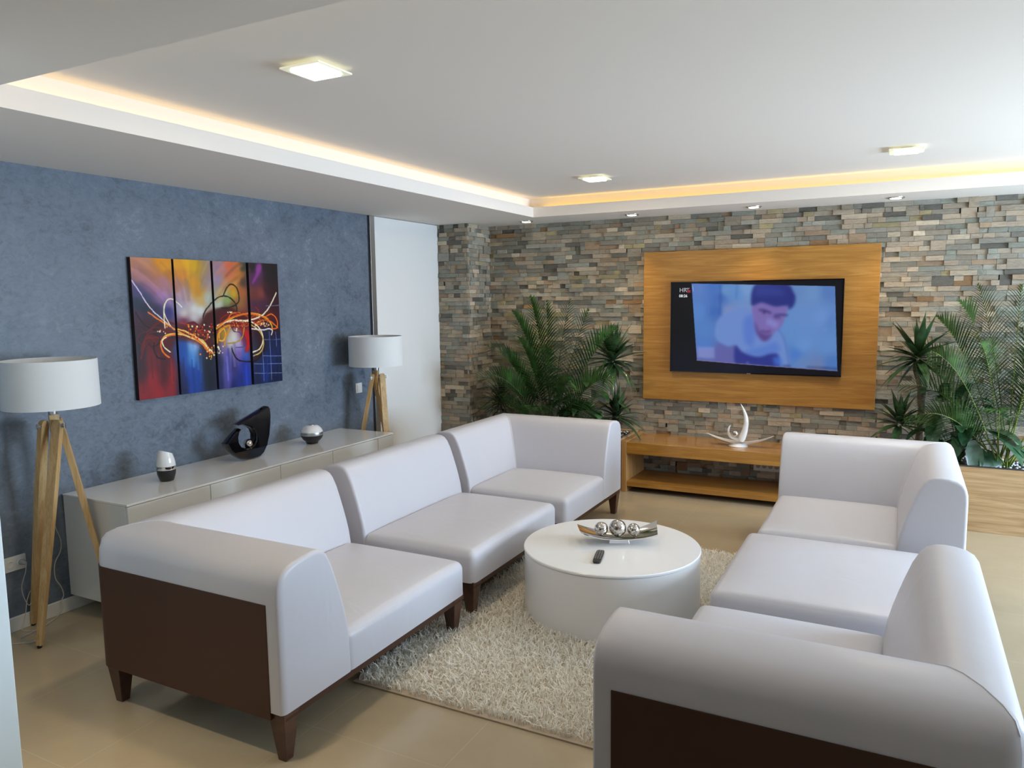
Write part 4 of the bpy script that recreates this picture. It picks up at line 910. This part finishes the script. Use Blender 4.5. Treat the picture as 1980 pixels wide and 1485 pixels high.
# white sculpture on the bench
yb = -.30; bz = .432
def wpx(pts, y=yb): return [at(1340+x/11, 770+yy/11, 1, y) for x, yy in pts]
foot = at(1425, 862, 2, bz); yb = foot.y
t = thing('sculpture', 'white ceramic boat-shaped sculpture with two curved horns on the oak bench', 'sculpture', (foot.x, yb, bz))
def crescent(mid, rads, name, m=M['whitecer']):
    q = smooth_line([tuple(p) for p in wpx(mid, yb)], 6); r = smooth_line([(x,) for x in rads], 6)[:, 0]; s = MB(); s.tube([Vector(p) for p in q], [float(max(.001, x)) for x in r], 14)
    for i, v in enumerate(s.v): pass
    return s.build(name, m, t, smooth=True, angle=180)
crescent([(1015, 118), (1070, 230), (1115, 360), (1130, 480), (1120, 600), (1085, 740), (1040, 850), (1010, 900)], [.0015, .009, .015, .0195, .022, .026, .029, .026], 'tall_horn')
crescent([(800, 572), (768, 620), (752, 690), (770, 770), (820, 830), (900, 860), (980, 880)], [.0015, .007, .009, .011, .012, .013, .012], 'short_horn')
ball('ball', at(1340+895/11, 770+748/11, 1, yb-.02), .028, M['mosaic'], t)
s = MB(); rings = []; L0 = at(1340+290/11, 770+735/11, 1, yb); R0 = at(1340+1720/11, 770+800/11, 1, yb); mid = at(1340+960/11, 770+935/11, 1, yb)
for k in range(33):
    u = -1+2*k/32; x = (L0.x+R0.x)/2+u*(R0.x-L0.x)/2; zt = mid.z+((L0.z if u < 0 else R0.z)-mid.z)*abs(u)**1.8; hw = .055*(1-abs(u)**2)**.8+.0015; th = .012*(1-abs(u)**2)+.003
    rings.append([Vector((x, yb-hw, zt)), Vector((x, yb-hw*.6, zt-th)), Vector((x, yb+hw*.6, zt-th)), Vector((x, yb+hw, zt)), Vector((x, yb+hw*.55, zt-th*.3)), Vector((x, yb-hw*.55, zt-th*.3))])
skin(s, rings); s.build('dish', M['whitecer'], t, smooth=True, angle=60)
MB().lathe([(.075, 0), (.078, .004), (.06, .014), (.05, max(.02, mid.z-bz-.006))], (mid.x, yb, bz), 40).build('foot', M['whitecer'], t, smooth=True)
# ------------------------------------------------------------------ plants
LEAFS = {}
def lm_(name, col, **k):
    if name not in LEAFS: LEAFS[name] = leaf_mat(name, col, **k)
    return LEAFS[name]
def ribbon(s, base, d, L, w, droop=.5, nseg=7, fold=.25, prof=None, side=None, twist=0):
    """curved leaf with a folded midrib; d start direction, droop bends it down"""
    d = Vector(d).normalized(); p = Vector(base); rows = []; step = L/nseg
    side0 = side or (d.cross(Vector((0, 0, 1))) if abs(d.z) < .98 else Vector((1, 0, 0))); side0 = Vector(side0).normalized()
    for i in range(nseg+1):
        t_ = i/nseg; ww = w*(prof(t_) if prof else math.sin(PI*min(1, .12+t_*.88))**.6*(1-t_**3)); ww = max(ww, .0004)
        n = side0.cross(d).normalized(); sd = (side0*math.cos(twist*t_)+n*math.sin(twist*t_))
        rows.append((p-sd*ww+n*ww*fold, p.copy(), p+sd*ww+n*ww*fold)); p = p+d*step; d = (d+Vector((0, 0, -1))*droop*step/L*(.4+1.6*t_)).normalized()
    vs = [v for r in rows for v in r]; s.add(vs, [(i*3+j, i*3+j+1, i*3+j+4, i*3+j+3) for i in range(nseg) for j in (0, 1)])
    return p
def sph_dir(az, el): return Vector((math.cos(az)*math.cos(el), math.sin(az)*math.cos(el), math.sin(el)))
def away(d, k=.55):
    """keep foliage in front of the wall behind it"""
    if d.y > 0: d.y *= k
    return d.normalized()
def rosette(s, c, n, L, w, el0=-.3, el1=1.4, droop=.7, nseg=7):
    for i in range(n):
        az = i*2.39996+random.uniform(-.3, .3); f = i/max(1, n-1); el = el0+(el1-el0)*f**.8+random.uniform(-.12, .12)
        d = away(sph_dir(az, el)); ll = L*random.uniform(.75, 1.1)*(1-.15*f)
        if d.y > 0: ll *= .72
        ribbon(s, Vector(c)+d*.01+Vector((0, 0, .05*f)), d, ll, w*random.uniform(.8, 1.15), droop*random.uniform(.5, 1.3)*(1.2-f), nseg, .35)
def frond(s, stems, base, d, L, droop=.9, leaf=.22, n=30, w=.0074, bare=.30):
    d = Vector(d).normalized(); p = Vector(base); pts = []; step = L/24; tilt = random.uniform(-.45, .45)
    for i in range(25):
        t_ = i/24; pts.append((p.copy(), d.copy(), t_)); p = p+d*step; d = (d+Vector((0, 0, -1))*droop*step/L*(.15+2*t_*t_)).normalized()
    stems.tube([q[0] for q in pts[::2]], [max(.0012, .006*(1-q[2]*.85)) for q in pts[::2]], 5)
    for k in range(n):
        t_ = bare+(1-bare)*k/(n-1); i = min(23, int(t_*24)); f = t_*24-i; c = pts[i][0].lerp(pts[i+1][0], f); dd = pts[i][1]
        sd = dd.cross(Vector((0, 1, 0)))
        if sd.length < .1: sd = Vector((1, 0, 0))
        sd = (sd.normalized()+Vector((0, tilt, 0))).normalized(); u = (t_-bare)/(1-bare); ll = leaf*(math.sin(PI*min(1, .22+.78*u))**.7)*random.uniform(.9, 1.1)*(1.0 if u < .9 else .7)
        for sg in (-1, 1):
            v = (sd*sg*(1.05-.4*u)+dd*(.55+.5*u)+Vector((0, -.12, .12))).normalized()
            if c.y+v.y*ll > -.03: v.y = min(v.y, -.06); v.normalize()
            ribbon(s, c, v, ll, w*random.uniform(.8, 1.1), .8*random.uniform(.6, 1.3), 5, .3, prof=lambda q: math.sin(PI*min(1, .25+.75*q))**.5*(1-q**4))
def keep_off_wall(s, y=-.035):
    s.v = [(a, min(b, y-.0003*(i % 7)), c) for i, (a, b, c) in enumerate(s.v)]
def palm(label, base, fr, leafmat, stemmat, w=.0074, dens=17):
    t = thing('areca_palm', label, 'palm', base); S, G = MB(), MB()
    for (az, el, L, droop, leaf) in fr:
        a = Vector(base)+Vector((random.uniform(-.05, .05), random.uniform(-.04, .04), 0)); frond(S, G, a, away(sph_dir(az, el), .4), L, droop, leaf, n=int(20+L*dens), w=w)
    keep_off_wall(S); keep_off_wall(G); S.build('fronds', leafmat, t, smooth=True, angle=180); G.build('stems', stemmat, t, smooth=True, angle=180)
def yucca(label, base, trunks, leafmat):
    t = thing('yucca', label, 'yucca', base)
    bark = lm_('yucca_bark', (.17, .12, .085), rough=.8, var=.5, scale=45)
    for (pts, r) in [(q[0], q[1]) for q in trunks]:
        s = MB(); L = smooth_line([tuple(p) for p in pts], 8); s.tube([Vector(p) for p in L], [r*(1+.12*math.sin(i*2.1)) for i in range(len(L))], 12); s.build('trunk', bark, t, smooth=True)
    for (pts, r, n, L, w, e0) in trunks:
        s = MB(); rosette(s, pts[-1], n, L, w, e0, 1.35, .75); keep_off_wall(s); s.build('leaf_crown', leafmat, t, smooth=True, angle=180)
def broad(label, base, leaves, leafmat, flowers=(), wb=.07):
    t = thing('peace_lily', label, 'plant', base); S, G, Fm, Fs = MB(), MB(), MB(), MB(); b = Vector(base)
    for (tip, ll, ww, dirv) in leaves:
        tip = Vector(tip); st = b+Vector((random.uniform(-.04, .04), random.uniform(-.03, .03), 0)); mid = (st+tip)/2+Vector((0, 0, .06)); q = smooth_line([tuple(st), tuple(mid), tuple(tip)], 6); G.tube([Vector(p) for p in q], .0035, 6)
        dv = Vector(dirv).normalized()
        ribbon(S, tip, dv, ll, ww, 1.3, 12, .16, prof=lambda q: (math.sin(PI*min(1, q*.92+.04))**.75)*(1-.25*q)*(1+.03*math.sin(q*40)))
    keep_off_wall(S); S.build('leaves', leafmat, t, smooth=True, angle=180); G.build('stems', lm_('leaf_stalk', (.10, .20, .05)), t, smooth=True, angle=180)
    for (p, dv, L) in flowers:
        s = MB(); p = Vector(p); q = smooth_line([tuple(b), tuple((b+p)/2+Vector((0, 0, .08))), tuple(p)], 6); s.tube([Vector(x) for x in q], .003, 6)
        s2 = MB(); ribbon(s2, p, Vector(dv), L, .024, .5, 9, .5, prof=lambda q: math.sin(PI*min(1, q*.95+.05))**.8)
        f = s2.build('flower', mat('white_spathe', (.80, .80, .68), .5), t, smooth=True, angle=180); s.build('flower_stalk', lm_('leaf_stalk', (.10, .20, .05)), f, smooth=True)
    return t
DG = lm_('dark_green_leaf', (.034, .088, .028)); MG = lm_('mid_green_leaf', (.055, .125, .032)); YG = lm_('yellow_green_stem', (.22, .30, .05), rough=.5); PG = lm_('palm_green_leaf', (.045, .125, .028)); PU = lm_('dark_purple_leaf', (.028, .022, .024)); GL = lm_('glossy_green_leaf', (.024, .082, .034), rough=.36, var=.5, scale=30)
PZ = .43
# left group
t = thing('dracaena', 'dark purple spiky dracaena beside the stone pillar', 'plant', (.60, -.32, PZ)); s = MB()
MB().tube([(.60, -.32, PZ-.02), (.60, -.32, .72)], .012, 8).build('trunk', lm_('yucca_bark', (.17, .12, .085)), t, smooth=True)
for k in range(3): rosette(s, (.60, -.32, .62+.05*k), 46, .30, .008, -.6, 1.3, .9, 6)
keep_off_wall(s); s.build('leaves', PU, t, smooth=True, angle=180)
t = thing('croton', 'small yellow-green leafy plant at the dark dracaena foot', 'plant', (.80, -.38, PZ)); s = MB()
for k in range(34):
    a = random.uniform(0, 6.28); c = Vector((.80+.07*math.cos(a)*random.random(), -.38+.05*math.sin(a), PZ+.03+.01*k)); ribbon(s, c, away(sph_dir(a, .4)), .10, .014, .8, 5, .2)
s.build('leaves', lm_('croton_leaf', (.10, .15, .03), var=.7, scale=40), t, smooth=True, angle=180)
palm('bushy green areca palm in the left planter in front of the stone wall', (1.13, -.37, PZ),
     [(1.57+3.14, 1.50, 1.22, .35, .24), (3.3, 1.32, 1.20, 1.3, .25), (3.25, 1.12, 1.05, 1.7, .25), (3.4, .92, .92, 1.9, .24), (3.5, .70, .72, 1.7, .22), (6.1, 1.30, 1.20, .9, .25), (6.1, 1.08, 1.22, 1.1, .26), (5.9, .88, .98, 1.5, .24), (6.0, .65, .70, 1.6, .2),
      (4.4, 1.25, 1.0, 1.2, .24), (5.1, 1.2, .95, 1.2, .24), (4.0, 1.0, .85, 1.6, .22), (5.4, 1.0, .8, 1.5, .22), (3.2, 1.42, 1.28, .9, .25), (6.2, 1.42, 1.25, .8, .25), (4.7, .8, .6, 1.5, .2)], PG, lm_('palm_stem', (.09, .14, .04)), .0105, 9)
yucca('yucca with tall strap-leaf crown beside the left edge of the oak panel', (1.72, -.30, PZ),
      [([(1.72, -.30, PZ-.02), (1.73, -.30, .8), (1.71, -.30, 1.08)], .022, 52, .42, .029, -.75), ([(1.76, -.34, PZ-.02), (1.77, -.36, .60)], .018, 34, .32, .025, -.5)], lm_('yucca_leaf', (.038, .085, .032)))
rl = random.Random(5); lv = []
for k in range(26):
    a = rl.uniform(2.6, 6.6); r = rl.uniform(.05, .28); lv.append(((1.42+r*math.cos(a), -.36+.4*r*math.sin(a), rl.uniform(.60, .98)), rl.uniform(.16, .25), rl.uniform(.035, .055), (math.cos(a), .5*math.sin(a)-.3, rl.uniform(-.2, .5))))
lv.append(((1.25, -.42, .98), .27, .035, (.8, -.3, .0))); broad('dark broad-leaved plant between the left palm and the yucca', (1.42, -.36, PZ), lv, DG)
# right group
yucca('yucca on a ringed trunk beside the right edge of the oak panel', (4.07, -.30, PZ),
      [([(4.08, -.30, PZ-.02), (4.10, -.30, .8), (4.06, -.30, 1.16)], .024, 46, .37, .029, -.9), ([(3.97, -.36, PZ-.02), (3.96, -.36, .68)], .018, 34, .32, .027, -.55)], lm_('yucca_leaf', (.038, .085, .032)))
palm('large areca palm with yellow-green stems at the right edge of the picture', (4.62, -.34, PZ),
     [(3.25, 1.28, 1.18, 1.5, .27), (3.2, 1.12, 1.10, 1.8, .27), (3.35, .98, .98, 2.0, .26), (3.4, .80, .80, 1.9, .24), (3.1, 1.42, 1.32, 1.1, .27), (4.7, 1.45, 1.30, .8, .27), (6.1, 1.30, 1.30, 1.3, .27), (6.0, 1.12, 1.20, 1.6, .26), (5.9, .92, 1.0, 1.8, .25), (6.2, 1.42, 1.42, .9, .27),
      (4.3, 1.22, 1.05, 1.5, .25), (5.0, 1.25, 1.1, 1.4, .25), (3.8, 1.15, 1.05, 1.6, .25), (5.5, 1.15, 1.1, 1.5, .25), (3.7, .85, .8, 1.9, .22), (4.6, .95, .8, 1.7, .22), (3.3, 1.36, 1.25, 1.6, .26), (6.1, 1.36, 1.35, 1.5, .26)], MG, YG)
lv = []
for (x, y, ll, ww, dx, dz) in ((1812, 800, .26, .062, -.1, -.5), (1850, 775, .24, .055, .25, .7), (1875, 820, .27, .068, -.25, -.4), (1905, 830, .34, .080, .6, -.25), (1880, 850, .26, .066, .1, -.7), (1840, 850, .24, .058, -.4, -.5), (1865, 780, .20, .05, .5, .4), (1830, 770, .22, .045, -.6, .5), (1900, 870, .22, .055, .2, -.8), (1935, 850, .22, .055, .8, -.3), (1800, 830, .20, .05, -.7, .0), (1855, 830, .22, .05, .0, .2), (1890, 800, .22, .05, .7, .3), (1820, 850, .2, .05, -.2, -.3)):
    p = at(x, y, 1, -.42); lv.append((tuple(p), ll, ww, (dx, -.35, dz)))
    p = at(x+rl.uniform(-25, 25), y+rl.uniform(-25, 20), 1, -.36); lv.append((tuple(p), ll*.85, ww*.85, (dx+rl.uniform(-.5, .5), -.5, dz+rl.uniform(-.2, .6))))
broad('peace lily with broad glossy leaves and white flowers in the right planter', tuple(Vector((4.33, -.36, PZ))), lv, GL, ((at(1868, 788, 1, -.45), (.8, 0, .55), .15), (at(1942, 809, 1, -.45), (1, 0, .25), .20)))
